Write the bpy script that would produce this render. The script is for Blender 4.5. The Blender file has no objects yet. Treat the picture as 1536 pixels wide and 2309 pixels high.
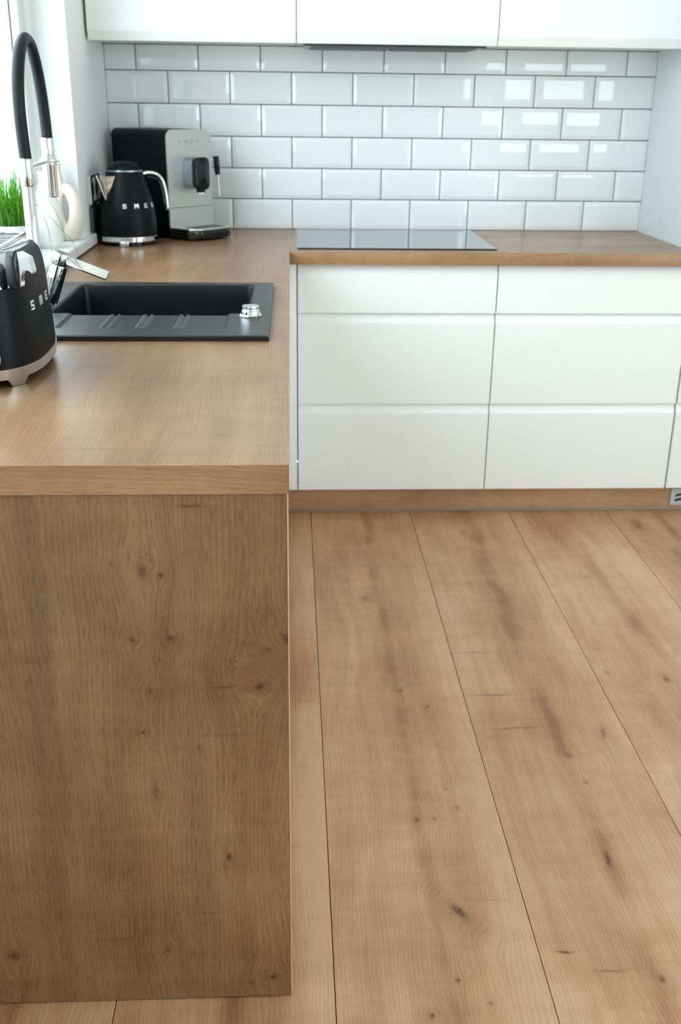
import bpy, bmesh, math, random
from mathutils import Vector, Matrix

# ------------------------------------------------------------------ camera, world, light, exposure
S = bpy.context.scene
COL = S.collection
PI = math.pi
cam_d = bpy.data.cameras.new('camera')
cam = bpy.data.objects.new('camera', cam_d)
COL.objects.link(cam)
S.camera = cam
_r = Vector((0.99888999, -0.04569225, 0.01144544))
_u = Vector((0.00628107, 0.37001796, 0.92900337))
_f = Vector((0.04668327, 0.92790028, -0.36989424))
cam.matrix_world = Matrix(((_r.x, _u.x, -_f.x, 0.0043), (_r.y, _u.y, -_f.y, -3.76),
                           (_r.z, _u.z, -_f.z, 1.2862), (0, 0, 0, 1)))
cam_d.sensor_fit = 'VERTICAL'
cam_d.sensor_height = 36.0
cam_d.lens = 36.0 * 2308.1 / 2309.0
cam_d.clip_start = 0.05
cam_d.dof.use_dof = True
cam_d.dof.focus_distance = 1.45
cam_d.dof.aperture_fstop = 8.5

W = bpy.data.worlds.new('world')
S.world = W
W.use_nodes = True
nt = W.node_tree
nt.nodes.clear()
wo = nt.nodes.new('ShaderNodeOutputWorld')
bg = nt.nodes.new('ShaderNodeBackground')
bg.inputs['Strength'].default_value = 5.0
tc = nt.nodes.new('ShaderNodeTexCoord')
sp = nt.nodes.new('ShaderNodeSeparateXYZ')
rp = nt.nodes.new('ShaderNodeValToRGB')      # overcast sky: hazy ground, pale horizon, bluer zenith
rp.color_ramp.elements[0].position = 0.40
rp.color_ramp.elements[0].color = (0.46, 0.51, 0.51, 1)
rp.color_ramp.elements[1].position = 1.0
rp.color_ramp.elements[1].color = (0.75, 0.88, 1.0, 1)
e = rp.color_ramp.elements.new(0.47)
e.color = (0.85, 0.935, 1.0, 1)
mr = nt.nodes.new('ShaderNodeMapRange')
mr.inputs['From Min'].default_value = -1
nt.links.new(tc.outputs['Generated'], sp.inputs[0])
nt.links.new(sp.outputs['Z'], mr.inputs['Value'])
nt.links.new(mr.outputs['Result'], rp.inputs['Fac'])
nt.links.new(rp.outputs['Color'], bg.inputs['Color'])
nt.links.new(bg.outputs[0], wo.inputs[0])


def portal(name, loc, rot, sx, sy):
    l = bpy.data.lights.new(name, 'AREA')
    l.shape = 'RECTANGLE'
    l.size = sx
    l.size_y = sy
    l.cycles.is_portal = True
    o = bpy.data.objects.new(name, l)
    o.location = loc
    o.rotation_euler = rot
    COL.objects.link(o)


ZC = 2.55          # ceiling
XL, XR = -0.6143, 3.3
YR = -5.0
WIN1 = (-3.10, -0.60, 0.908, 2.42)       # window_1 in wall_left: y0,y1,z0,z1
WIN2 = (1.62, 2.78, 0.98, 2.20)          # window_2 in wall_rear: x0,x1,z0,z1
WIN3 = (-4.5, -2.5, 0.05, 2.25)          # window_3 in wall_right: y0,y1,z0,z1
portal('window_light', (XL - 0.2, (WIN1[0] + WIN1[1]) / 2, (WIN1[2] + WIN1[3]) / 2), (0, -PI / 2, 0), WIN1[3] - WIN1[2], WIN1[1] - WIN1[0])
portal('window_light', ((WIN2[0] + WIN2[1]) / 2, YR - 0.2, (WIN2[2] + WIN2[3]) / 2), (PI / 2, 0, 0), WIN2[1] - WIN2[0], WIN2[3] - WIN2[2])
portal('window_light', (XR + 0.2, (WIN3[0] + WIN3[1]) / 2, (WIN3[2] + WIN3[3]) / 2), (0, PI / 2, 0), WIN3[3] - WIN3[2], WIN3[1] - WIN3[0])

S.view_settings.view_transform = 'Standard'
S.view_settings.look = 'None'
S.view_settings.gamma = 1.0
S.view_settings.use_curve_mapping = False
S.view_settings.exposure = 0.70
S.cycles.use_denoising = True
S.cycles.use_adaptive_sampling = True
S.cycles.adaptive_threshold = 0.05
S.cycles.adaptive_min_samples = 16
S.cycles.max_bounces = 9
S.cycles.diffuse_bounces = 5
S.cycles.glossy_bounces = 4
S.cycles.sample_clamp_indirect = 3.0
S.cycles.caustics_reflective = False
S.cycles.caustics_refractive = False


# ------------------------------------------------------------------ materials
def srgb(r, g, b):
    f = lambda c: ((c / 255 + 0.055) / 1.055) ** 2.4 if c / 255 > 0.04045 else c / 255 / 12.92
    return (f(r), f(g), f(b), 1)


def mat(name, color, rough=0.5, metal=0.0, coat=0.0, coat_rough=0.05, bump=None, spec=0.5, aniso=0, vary=0.0):
    m = bpy.data.materials.new(name)
    m.use_nodes = True
    t = m.node_tree
    b = t.nodes['Principled BSDF']
    b.inputs['Base Color'].default_value = color
    b.inputs['Roughness'].default_value = rough
    b.inputs['Metallic'].default_value = metal
    b.inputs['Coat Weight'].default_value = coat
    b.inputs['Coat Roughness'].default_value = coat_rough
    b.inputs['Specular IOR Level'].default_value = spec
    if vary:
        oi = t.nodes.new('ShaderNodeObjectInfo')
        mx = t.nodes.new('ShaderNodeMix')
        mx.data_type = 'RGBA'
        mx.inputs[6].default_value = color
        mx.inputs[7].default_value = tuple(c * (1 - vary) for c in color[:3]) + (1,)
        t.links.new(oi.outputs['Random'], mx.inputs[0])
        t.links.new(mx.outputs[2], b.inputs['Base Color'])
    n = t.nodes.new('ShaderNodeTexNoise')
    g = t.nodes.new('ShaderNodeNewGeometry')
    t.links.new(g.outputs['Position'], n.inputs['Vector'])
    if bump:
        n.inputs['Scale'].default_value = bump[0]
        n.inputs['Detail'].default_value = 2
        bp = t.nodes.new('ShaderNodeBump')
        bp.inputs['Strength'].default_value = bump[1]
        bp.inputs['Distance'].default_value = bump[2]
        t.links.new(n.outputs['Fac'], bp.inputs['Height'])
        t.links.new(bp.outputs['Normal'], b.inputs['Normal'])
    else:                                  # faint unevenness of the gloss
        n.inputs['Scale'].default_value = 9
        r = t.nodes.new('ShaderNodeMapRange')
        r.inputs['To Min'].default_value = rough * 0.92
        r.inputs['To Max'].default_value = min(1, rough * 1.08)
        t.links.new(n.outputs['Fac'], r.inputs['Value'])
        t.links.new(r.outputs['Result'], b.inputs['Roughness'])
    return m


class NB:
    """small helper to write node maths"""
    def __init__(s, t):
        s.t = t

    def _in(s, node, i, v):
        if v is None:
            return
        if isinstance(v, bpy.types.NodeSocket):
            s.t.links.new(v, node.inputs[i])
        else:
            node.inputs[i].default_value = v

    def m(s, op, a, b=None, c=None, clamp=False):
        n = s.t.nodes.new('ShaderNodeMath')
        n.operation = op
        n.use_clamp = clamp
        s._in(n, 0, a); s._in(n, 1, b); s._in(n, 2, c)
        return n.outputs[0]

    def vec(s, x, y, z=0.0):
        n = s.t.nodes.new('ShaderNodeCombineXYZ')
        s._in(n, 0, x); s._in(n, 1, y); s._in(n, 2, z)
        return n.outputs[0]

    def noise(s, v, scale=1.0, detail=2.0, rough=0.5):
        n = s.t.nodes.new('ShaderNodeTexNoise')
        s._in(n, 'Vector', v)
        n.inputs['Scale'].default_value = scale
        n.inputs['Detail'].default_value = detail
        n.inputs['Roughness'].default_value = rough
        return n.outputs['Fac']

    def mix(s, f, a, b):
        n = s.t.nodes.new('ShaderNodeMix')
        n.data_type = 'RGBA'
        s._in(n, 0, f); s._in(n, 6, a); s._in(n, 7, b)
        return n.outputs[2]

    def remap(s, v, a, b, c=0.0, d=1.0, smooth=True):
        n = s.t.nodes.new('ShaderNodeMapRange')
        n.interpolation_type = 'SMOOTHSTEP' if smooth else 'LINEAR'
        s._in(n, 0, v)
        n.inputs[1].default_value = a; n.inputs[2].default_value = b
        n.inputs[3].default_value = c; n.inputs[4].default_value = d
        return n.outputs[0]

    def gauss(s, v, w):               # exp(-(v/w)^2)
        q = s.m('DIVIDE', v, w)
        return s.m('EXPONENT', s.m('MULTIPLY', s.m('MULTIPLY', q, q), -1.0))


def knot_group():
    g = bpy.data.node_groups.new('knot', 'ShaderNodeTree')
    for nm in ('U', 'V', 'KU', 'KV', 'R', 'Stretch', 'Slant', 'Dark', 'Wobble'):
        g.interface.new_socket(nm, in_out='INPUT', socket_type='NodeSocketFloat')
    for nm in ('Shift', 'Shade'):
        g.interface.new_socket(nm, in_out='OUTPUT', socket_type='NodeSocketFloat')
    gi = g.nodes.new('NodeGroupInput')
    go = g.nodes.new('NodeGroupOutput')
    b = NB(g)
    I = gi.outputs
    dv = b.m('SUBTRACT', I['V'], I['KV'])
    du = b.m('SUBTRACT', b.m('SUBTRACT', I['U'], I['KU']), b.m('MULTIPLY', dv, I['Slant']))
    du = b.m('ADD', du, b.m('MULTIPLY', b.m('MULTIPLY', I['Wobble'], I['R']), 0.9))
    dvs = b.m('DIVIDE', dv, I['Stretch'])
    d2 = b.m('DIVIDE', b.m('ADD', b.m('MULTIPLY', du, du), b.m('MULTIPLY', dvs, dvs)), b.m('MULTIPLY', I['R'], I['R']))
    core = b.m('EXPONENT', b.m('MULTIPLY', d2, -1.1))
    halo = b.m('EXPONENT', b.m('MULTIPLY', d2, -0.10))
    wide = b.m('EXPONENT', b.m('MULTIPLY', d2, -0.05))
    g.links.new(b.m('MULTIPLY', b.m('MULTIPLY', du, wide), 0.85), go.inputs['Shift'])
    sh = b.m('ADD', core, b.m('MULTIPLY', halo, 0.22))
    g.links.new(b.m('MULTIPLY', sh, I['Dark']), go.inputs['Shade'])
    return g


KNOT = knot_group()


def wood(name, u_axis, v_axis, marks=(), cracks=(), tone=1.0, planks=None, seed=0.0, rough=0.42, heart=None,
         grain=1.0, light=(214, 176, 134), mid=(188, 146, 104), dark=(146, 103, 70), pores=0.35, bump=0.08):
    m = bpy.data.materials.new(name)
    m.use_nodes = True
    t = m.node_tree
    P = t.nodes['Principled BSDF']
    b = NB(t)
    geo = t.nodes.new('ShaderNodeNewGeometry')
    sep = t.nodes.new('ShaderNodeSeparateXYZ')
    t.links.new(geo.outputs['Position'], sep.inputs[0])
    ax = {'x': sep.outputs[0], 'y': sep.outputs[1], 'z': sep.outputs[2]}
    U, V = ax[u_axis], ax[v_axis]
    idn = 0.0
    ul = None
    if planks:
        off, pw = planks
        q = b.m('DIVIDE', b.m('SUBTRACT', U, off), pw)
        idn = b.m('FLOOR', q)
        ul = b.m('MULTIPLY', b.m('SUBTRACT', q, idn), pw)
        rnd = t.nodes.new('ShaderNodeTexWhiteNoise')
        rnd.noise_dimensions = '1D'
        t.links.new(idn, rnd.inputs['W'])
        idn = b.m('MULTIPLY', idn, 3.71)
    z0 = b.m('ADD', idn, seed) if planks else seed
    wob = b.m('SUBTRACT', b.noise(b.vec(b.m('MULTIPLY', U, 160), b.m('MULTIPLY', V, 160), z0), 1, 2), 0.5)
    warp = b.m('SUBTRACT', b.noise(b.vec(b.m('MULTIPLY', U, 3.5), b.m('MULTIPLY', V, 1.3), z0), 1, 2), 0.5)
    warp2 = b.m('SUBTRACT', b.noise(b.vec(b.m('MULTIPLY', U, 22), b.m('MULTIPLY', V, 9), z0), 1, 1), 0.5)
    shift = b.m('ADD', b.m('MULTIPLY', warp, -0.10), b.m('MULTIPLY', warp2, -0.006))
    shade = None
    for (ku, kv, r, st, sl, dk) in marks:
        k = t.nodes.new('ShaderNodeGroup')
        k.node_tree = KNOT
        for nm, v in (('U', U), ('V', V), ('KU', ku), ('KV', kv), ('R', r), ('Stretch', st), ('Slant', sl), ('Dark', dk), ('Wobble', wob)):
            b._in(k, nm, v)
        shift = b.m('ADD', shift, k.outputs['Shift'])
        shade = k.outputs['Shade'] if shade is None else b.m('ADD', shade, k.outputs['Shade'])
    u1 = b.m('SUBTRACT', U, shift)
    # tone fields, long along the grain
    broad = b.noise(b.vec(b.m('MULTIPLY', u1, 8), b.m('MULTIPLY', V, 1.6), b.m('ADD', z0, 5.0)), 1, 3, 0.55)
    med = b.noise(b.vec(b.m('MULTIPLY', u1, 45), b.m('MULTIPLY', V, 2.2), z0), 1, 3, 0.6)
    fine = b.noise(b.vec(b.m('MULTIPLY', u1, 260), b.m('MULTIPLY', V, 5), z0), 1, 3, 0.65)
    flame = b.noise(b.vec(b.m('MULTIPLY', U, 9), b.m('MULTIPLY', V, 26), b.m('ADD', z0, 9.0)), 1, 3, 0.6)
    cloud = b.noise(b.vec(b.m('MULTIPLY', U, 4), b.m('MULTIPLY', V, 4), b.m('ADD', z0, 2.0)), 1, 2, 0.5)
    pore = b.noise(b.vec(b.m('MULTIPLY', u1, 900), b.m('MULTIPLY', V, 38), z0), 1, 1, 0.5)
    ringn = t.nodes.new('ShaderNodeTexWave')
    ringn.wave_type = 'BANDS'
    ringn.bands_direction = 'X'
    ringn.inputs['Scale'].default_value = 1.0
    ringn.inputs['Distortion'].default_value = 2.2
    ringn.inputs['Detail'].default_value = 2
    t.links.new(b.vec(b.m('MULTIPLY', u1, 46), b.m('MULTIPLY', V, 1.2), z0), ringn.inputs['Vector'])
    v = b.m('MULTIPLY', broad, 1.0)
    v = b.m('ADD', v, b.m('MULTIPLY', med, 0.45))
    v = b.m('ADD', v, b.m('MULTIPLY', fine, 0.30 * grain))
    v = b.m('ADD', v, b.m('MULTIPLY', flame, 0.34))
    v = b.m('ADD', v, b.m('MULTIPLY', cloud, 0.55))
    v = b.m('ADD', v, b.m('MULTIPLY', ringn.outputs['Fac'], 0.10))
    v = b.m('DIVIDE', v, 1.0 + 0.45 + 0.30 * grain + 0.34 + 0.55 + 0.10)
    if ul is not None:
        # pale sapwood along the right edge of each plank, a thin one on the left; dark heart streak along the middle
        w1 = b.m('MULTIPLY', warp, 0.10)
        sap = b.remap(b.m('ADD', ul, b.m('ADD', w1, b.m('MULTIPLY', flame, 0.03))), 0.255, 0.325)
        sapl = b.m('SUBTRACT', 1.0, b.remap(b.m('ADD', ul, w1), 0.0, 0.045))
        v = b.m('SUBTRACT', v, b.m('MULTIPLY', sap, 0.075))
        v = b.m('SUBTRACT', v, b.m('MULTIPLY', sapl, 0.03))
        hw = b.m('MULTIPLY', b.m('SUBTRACT', b.noise(b.vec(z0, b.m('MULTIPLY', V, 2.4), 1.0), 1, 2), 0.5), 0.06)
        hh = b.gauss(b.m('SUBTRACT', b.m('SUBTRACT', ul, 0.180), hw), 0.016)
        hh2 = b.gauss(b.m('SUBTRACT', b.m('SUBTRACT', ul, 0.165), hw), 0.060)
        hm = b.remap(b.noise(b.vec(z0, b.m('MULTIPLY', V, 5), 3.0), 1, 2), 0.35, 0.62, 0.15, 1.0)
        v = b.m('ADD', v, b.m('ADD', b.m('MULTIPLY', b.m('MULTIPLY', hh, hm), 0.11), b.m('MULTIPLY', hh2, 0.02)))
    ramp = t.nodes.new('ShaderNodeValToRGB')
    t.links.new(v, ramp.inputs['Fac'])
    cr = ramp.color_ramp
    cr.elements[0].position = 0.38; cr.elements[0].color = srgb(*light)
    cr.elements[1].position = 0.66; cr.elements[1].color = srgb(*dark)
    e2 = cr.elements.new(0.50); e2.color = srgb(*mid)
    col = ramp.outputs['Color']
    if heart:                           # grey heart band wandering along the grain
        for (hu, hwid, hs) in heart:
            hb = b.gauss(b.m('SUBTRACT', b.m('SUBTRACT', U, hu), b.m('MULTIPLY', warp, 0.16)), hwid)
            col = b.mix(b.m('MULTIPLY', hb, hs), col, srgb(128, 104, 80))
    # dark pores and pale pore strokes
    col = b.mix(b.m('MULTIPLY', b.remap(pore, 0.56, 0.72), pores), col, srgb(*[int(c * 0.72) for c in dark]))
    col = b.mix(b.m('MULTIPLY', b.m('SUBTRACT', 1.0, b.remap(pore, 0.30, 0.44)), pores * 0.5), col, srgb(*[min(255, int(c * 1.06)) for c in light]))
    if cracks:
        cs = None
        for (cu, cv, hw_, th, dk) in cracks:
            dvv = b.m('SUBTRACT', b.m('SUBTRACT', V, cv), b.m('MULTIPLY', b.m('SUBTRACT', warp2, 0), 0.012))
            gk = b.m('MULTIPLY', b.m('MULTIPLY', b.gauss(b.m('SUBTRACT', U, cu), hw_), b.gauss(dvv, th)), dk)
            cs = gk if cs is None else b.m('ADD', cs, gk)
        cs = b.m('MULTIPLY', cs, b.remap(med, 0.25, 0.6, 0.35, 1.0))
        col = b.mix(b.m('MINIMUM', cs, 0.9), col, srgb(92, 64, 44))
    if shade is not None:
        sh = b.m('MULTIPLY', shade, b.remap(wob, -0.3, 0.3, 0.65, 1.25), clamp=True)
        col = b.mix(b.m('MINIMUM', sh, 0.92), col, srgb(92, 64, 48))
    if tone != 1.0:
        hsv = t.nodes.new('ShaderNodeHueSaturation')
        hsv.inputs['Value'].default_value = tone
        hsv.inputs['Saturation'].default_value = 1.10
        hsv.inputs['Hue'].default_value = 0.492
        t.links.new(col, hsv.inputs['Color'])
        col = hsv.outputs['Color']
    t.links.new(col, P.inputs['Base Color'])
    rr = b.remap(broad, 0.3, 0.7, rough * 0.94, rough * 1.06, smooth=False)
    t.links.new(rr, P.inputs['Roughness'])
    if bump:
        bp = t.nodes.new('ShaderNodeBump')
        bp.inputs['Strength'].default_value = bump
        bp.inputs['Distance'].default_value = 0.0004
        t.links.new(pore, bp.inputs['Height'])
        t.links.new(bp.outputs['Normal'], P.inputs['Normal'])
    return m


FLOOR_MARKS = [  # u, v, radius, stretch along grain, slant, darkness
    (0.241, -2.146, 0.0055, 1.9, 0.2, 0.75), (0.276, -2.145, 0.004, 1.0, 0, 0.6), (0.286, -2.391, 0.0095, 2.0, -0.5, 0.85),
    (0.262, -2.539, 0.0035, 0.9, 0, 0.8), (0.212, -2.605, 0.0045, 1.0, 0, 0.8), (0.306, -2.585, 0.003, 1, 0, 0.6),
    (0.312, -2.051, 0.003, 1.2, 0, 0.6), (0.324, -2.114, 0.003, 1.2, 0, 0.6), (0.205, -1.190, 0.008, 1.4, 0, 0.5),
    (0.255, -1.676, 0.006, 1.0, 0, 0.6), (0.312, -1.747, 0.0045, 1.2, 0, 0.7), (0.589, -1.945, 0.008, 1.3, 0, 0.6),
    (0.688, -1.865, 0.006, 4.0, 0.2, 0.6), (0.580, -2.270, 0.0055, 4.2, 0.1, 0.8), (0.586, -2.548, 0.006, 1.3, 0, 0.7),
    (0.907, -1.643, 0.009, 1.6, 0, 0.7), (0.772, -1.608, 0.006, 1.0, 0, 0.45), (0.602, -2.040, 0.005, 1, 0, 0.6),
    (0.866, -1.060, 0.010, 1.2, 0, 0.35), (0.56, -0.72, 0.010, 1.3, 0, 0.4), (1.15, -0.66, 0.02, 2.5, 0, 0.5), (1.20, -0.9, 0.014, 2.5, 0, 0.45)]
FLOOR_CRACKS = [(0.47, -1.501, 0.055, 0.0035, 0.5), (0.475, -1.703, 0.05, 0.0035, 0.7), (0.50, -1.840, 0.045, 0.0035, 0.8),
                (0.445, -2.486, 0.014, 0.0028, 1.0), (0.515, -2.528, 0.03, 0.0025, 0.6), (0.03, -1.712, 0.03, 0.003, 0.35), (0.345, -2.365, 0.03, 0.002, 0.3)]
PANEL_MARKS = [
    (-0.188, 0.729, 0.0070, 1.3, 0, 0.62), (-0.165, 0.723, 0.0030, 1.0, 0, 0.8), (-0.208, 0.629, 0.0040, 0.9, -0.3, 0.85),
    (-0.157, 0.631, 0.0045, 0.9, 0, 0.85), (-0.030, 0.612, 0.0030, 0.8, 0, 0.7), (-0.004, 0.626, 0.0050, 2.0, -0.6, 0.9),
    (-0.042, 0.555, 0.0062, 0.8, 0.2, 0.95), (-0.189, 0.551, 0.0030, 1.0, 0, 0.7), (-0.202, 0.486, 0.0024, 1, 0, 0.85),
    (-0.190, 0.387, 0.0045, 3.0, 0, 0.55), (-0.091, 0.272, 0.0038, 1.9, 0, 0.95), (-0.188, 0.100, 0.0045, 1.1, 0, 0.7),
    (-0.416, 0.097, 0.0090, 1.1, 0, 0.65), (-0.030, 0.041, 0.0060, 0.9, 0, 0.9), (-0.229, 0.740, 0.0025, 0.7, 0, 0.8),
    (-0.173, 0.598, 0.0025, 0.8, 0, 0.6), (-0.057, 0.583, 0.0120, 1.2, 0, 0.10), (-0.065, 0.03, 0.0035, 0.8, 0, 0.5)]
PANEL_CRACKS = [(-0.123, 0.817, 0.016, 0.0022, 0.85), (-0.088, 0.555, 0.016, 0.0016, 0.85), (-0.127, 0.169, 0.016, 0.0014, 0.6),
                (-0.264, 0.123, 0.028, 0.003, 0.5), (-0.09, 0.478, 0.03, 0.003, 0.3), (-0.34, 0.60, 0.02, 0.004, 0.25)]
TOP_CRACKS = [(-0.24, -2.50, 0.05, 0.0018, 0.6), (-0.09, -2.44, 0.012, 0.002, 0.6), (-0.03, -2.49, 0.02, 0.002, 0.4), (-0.2, -2.14, 0.05, 0.002, 0.3),
              (-0.34, -2.30, 0.03, 0.002, 0.4)]
M = {}
M['floor'] = wood('floor_oak', 'x', 'y', FLOOR_MARKS, FLOOR_CRACKS, planks=(0.0654, 0.3371), tone=0.86, seed=3.0, rough=0.40,
                  light=(220, 187, 150), mid=(202, 163, 124), dark=(160, 119, 88), pores=0.14, bump=0)
M['panel'] = wood('panel_oak', 'x', 'z', PANEL_MARKS, PANEL_CRACKS, seed=11.0, tone=0.76, rough=0.5, grain=1.5, heart=[(-0.330, 0.016, 0.45), (-0.15, 0.03, 0.22), (-0.005, 0.010, 0.35)],
                  light=(190, 158, 121), mid=(162, 128, 93), dark=(117, 86, 60), pores=0.42)
M['top'] = wood('worktop_oak', 'x', 'y', [(-0.09, -2.45, 0.003, 1, 0, 0.6), (-0.015, -2.49, 0.002, 1, 0, 0.6)], TOP_CRACKS, seed=23.0, tone=0.75, rough=0.30, grain=1.0,
                light=(184, 150, 115), mid=(163, 128, 94), dark=(126, 92, 64), pores=0.0, bump=0)
M['edge'] = wood('worktop_edge_oak', 'z', 'x', seed=31.0, tone=0.78, rough=0.45, grain=1.5, light=(196, 162, 122), mid=(174, 139, 101), dark=(138, 104, 72), pores=0.4)
M['edge_y'] = wood('worktop_side_oak', 'z', 'y', seed=33.0, tone=0.86, rough=0.45, light=(206, 168, 124), mid=(186, 146, 104), dark=(150, 110, 74))
M['kick'] = wood('plinth_oak', 'z', 'x', seed=37.0, tone=0.90, rough=0.5, light=(206, 172, 138), mid=(186, 150, 116), dark=(150, 114, 84))
M['band'] = mat('edge_banding', srgb(214, 178, 132), 0.4)
M['wall'] = mat('wall_paint', srgb(238, 240, 240), 0.9, bump=(60, 0.05, 0.001))
M['ceil'] = mat('ceiling_paint', srgb(246, 247, 246), 0.95, bump=(60, 0.05, 0.001))
M['white'] = mat('white_lacquer', srgb(240, 240, 238), 0.38)
M['carcass'] = mat('white_melamine', srgb(226, 228, 226), 0.5)
M['tallside'] = mat('white_board_shaded', srgb(214, 220, 220), 0.5)  # white board, its shade put into the pale blue-grey colour
M['grout'] = mat('grey_grout', srgb(92, 97, 95), 0.9, bump=(300, 0.3, 0.001))
M['tile'] = mat('white_glazed_tile', srgb(242, 244, 244), 0.03, vary=0.03, bump=(11, 0.04, 0.001))
M['grey'] = mat('grey_seal', srgb(150, 134, 118), 0.45)
M['dark'] = mat('shadow_gap_black', srgb(30, 30, 30), 0.8)
M['sink'] = mat('black_granite_composite', srgb(16, 19, 21), 0.32, bump=(900, 0.25, 0.0006))
M['glassb'] = mat('black_ceramic_glass', srgb(10, 13, 16), 0.03, coat=0.5, coat_rough=0.02)
M['hobedge'] = mat('black_bevel', srgb(20, 22, 24), 0.3)
M['chrome'] = mat('polished_chrome', (0.82, 0.83, 0.84, 1), 0.06, metal=1.0)
M['brushed'] = mat('brushed_steel', (0.80, 0.80, 0.79, 1), 0.32, metal=1.0)
M['alu'] = mat('brushed_aluminium_panel', (0.64, 0.63, 0.60, 1), 0.36, metal=0.75)
M['rubber'] = mat('black_rubber_hose', srgb(17, 19, 21), 0.5, spec=0.3)
M['matblack'] = mat('matt_black_enamel', srgb(10, 12, 14), 0.42, bump=(700, 0.1, 0.0003), spec=0.15)
M['glossblack'] = mat('gloss_black_plastic', srgb(12, 12, 13), 0.12)
M['plasticwhite'] = mat('white_plastic', srgb(232, 234, 233), 0.35)
M['letter'] = mat('chrome_letter', (0.9, 0.9, 0.9, 1), 0.32, metal=0.55)
M['letter_dull'] = mat('embossed_letter', (0.52, 0.51, 0.50, 1), 0.32, metal=0.9)
M['beige'] = mat('beige_ceramic', srgb(222, 212, 196), 0.6, bump=(250, 0.2, 0.001))
M['whitecer'] = mat('white_ceramic', srgb(236, 233, 228), 0.45)
M['soil'] = mat('dark_potting_soil', srgb(34, 30, 24), 0.95, bump=(200, 0.8, 0.004))
M['greyplastic'] = mat('dark_grey_plastic', srgb(74, 74, 74), 0.5)
M['silverblue'] = mat('satin_silver', (0.34, 0.40, 0.46, 1), 0.32, metal=0.9)
M['vent'] = mat('pale_grey_vent', srgb(196, 200, 200), 0.4)


def leaf_mat():
    m = mat('grass_green', srgb(70, 140, 24), 0.55)
    t = m.node_tree
    b = NB(t)
    P = t.nodes['Principled BSDF']
    g = t.nodes.new('ShaderNodeNewGeometry')
    s = t.nodes.new('ShaderNodeSeparateXYZ')
    t.links.new(g.outputs['Position'], s.inputs[0])
    n = b.noise(b.vec(b.m('MULTIPLY', s.outputs[0], 220), b.m('MULTIPLY', s.outputs[1], 220), b.m('MULTIPLY', s.outputs[2], 12)), 1, 1)
    c = b.mix(b.remap(n, 0.35, 0.65), srgb(44, 112, 14), srgb(116, 178, 44))
    t.links.new(c, P.inputs['Base Color'])
    P.inputs['Subsurface Weight'].default_value = 0.0
    tr = t.nodes.new('ShaderNodeBsdfTranslucent')
    t.links.new(c, tr.inputs['Color'])
    mx = t.nodes.new('ShaderNodeMixShader')
    mx.inputs[0].default_value = 0.45
    t.links.new(P.outputs[0], mx.inputs[1])
    t.links.new(tr.outputs[0], mx.inputs[2])
    t.links.new(mx.outputs[0], t.nodes['Material Output'].inputs['Surface'])
    return m


M['leaf'] = leaf_mat()


def pane_mat():
    m = bpy.data.materials.new('window_glass')
    m.use_nodes = True
    t = m.node_tree
    t.nodes.clear()
    o = t.nodes.new('ShaderNodeOutputMaterial')
    tr = t.nodes.new('ShaderNodeBsdfTransparent')
    tr.inputs['Color'].default_value = (0.94, 0.98, 0.98, 1)
    gl = t.nodes.new('ShaderNodeBsdfGlossy')
    gl.inputs['Roughness'].default_value = 0.01
    lw = t.nodes.new('ShaderNodeLayerWeight')      # Schlick term, the same from both faces of the pane
    pw = t.nodes.new('ShaderNodeMath')
    pw.operation = 'POWER'
    t.links.new(lw.outputs['Facing'], pw.inputs[0])
    pw.inputs[1].default_value = 5.0
    fr = t.nodes.new('ShaderNodeMath')
    fr.operation = 'MULTIPLY_ADD'
    t.links.new(pw.outputs[0], fr.inputs[0])
    fr.inputs[1].default_value = 0.9
    fr.inputs[2].default_value = 0.03
    mx = t.nodes.new('ShaderNodeMixShader')
    t.links.new(fr.outputs[0], mx.inputs[0])
    t.links.new(tr.outputs[0], mx.inputs[1])
    t.links.new(gl.outputs[0], mx.inputs[2])
    t.links.new(mx.outputs[0], o.inputs['Surface'])
    return m


M['pane'] = pane_mat()


# ------------------------------------------------------------------ mesh helpers
def link(name, me, m, parent=None, smooth=False):
    o = bpy.data.objects.new(name, me)
    COL.objects.link(o)
    if parent is not None:
        o.parent = parent
    if m is not None and not me.materials:
        me.materials.append(M[m])
    if smooth:
        for p in me.polygons:
            p.use_smooth = True
        if smooth != 'all':
            try:
                me.set_sharp_from_angle(angle=math.radians(38))
            except Exception:
                pass
    return o


def bm_obj(name, bm, m, parent=None, smooth=False):
    me = bpy.data.meshes.new(name)
    bmesh.ops.recalc_face_normals(bm, faces=bm.faces)
    bm.to_mesh(me)
    bm.free()
    return link(name, me, m, parent, smooth)


def add_box(bm, a, b, bev=0.0, seg=2):
    r = bmesh.ops.create_cube(bm, size=1.0)
    vs = r['verts']
    c = [(a[i] + b[i]) / 2 for i in range(3)]
    s = [abs(b[i] - a[i]) for i in range(3)]
    for v in vs:
        v.co = Vector((c[0] + v.co.x * s[0], c[1] + v.co.y * s[1], c[2] + v.co.z * s[2]))
    if bev > 0:
        es = list({e for v in vs for e in v.link_edges})
        bmesh.ops.bevel(bm, geom=es, offset=bev, segments=seg, affect='EDGES', profile=0.5)


def box(name, a, b, m, parent=None, bev=0.0, seg=2):
    bm = bmesh.new()
    add_box(bm, a, b, bev, seg)
    return bm_obj(name, bm, m, parent, smooth=bev > 0)


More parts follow.
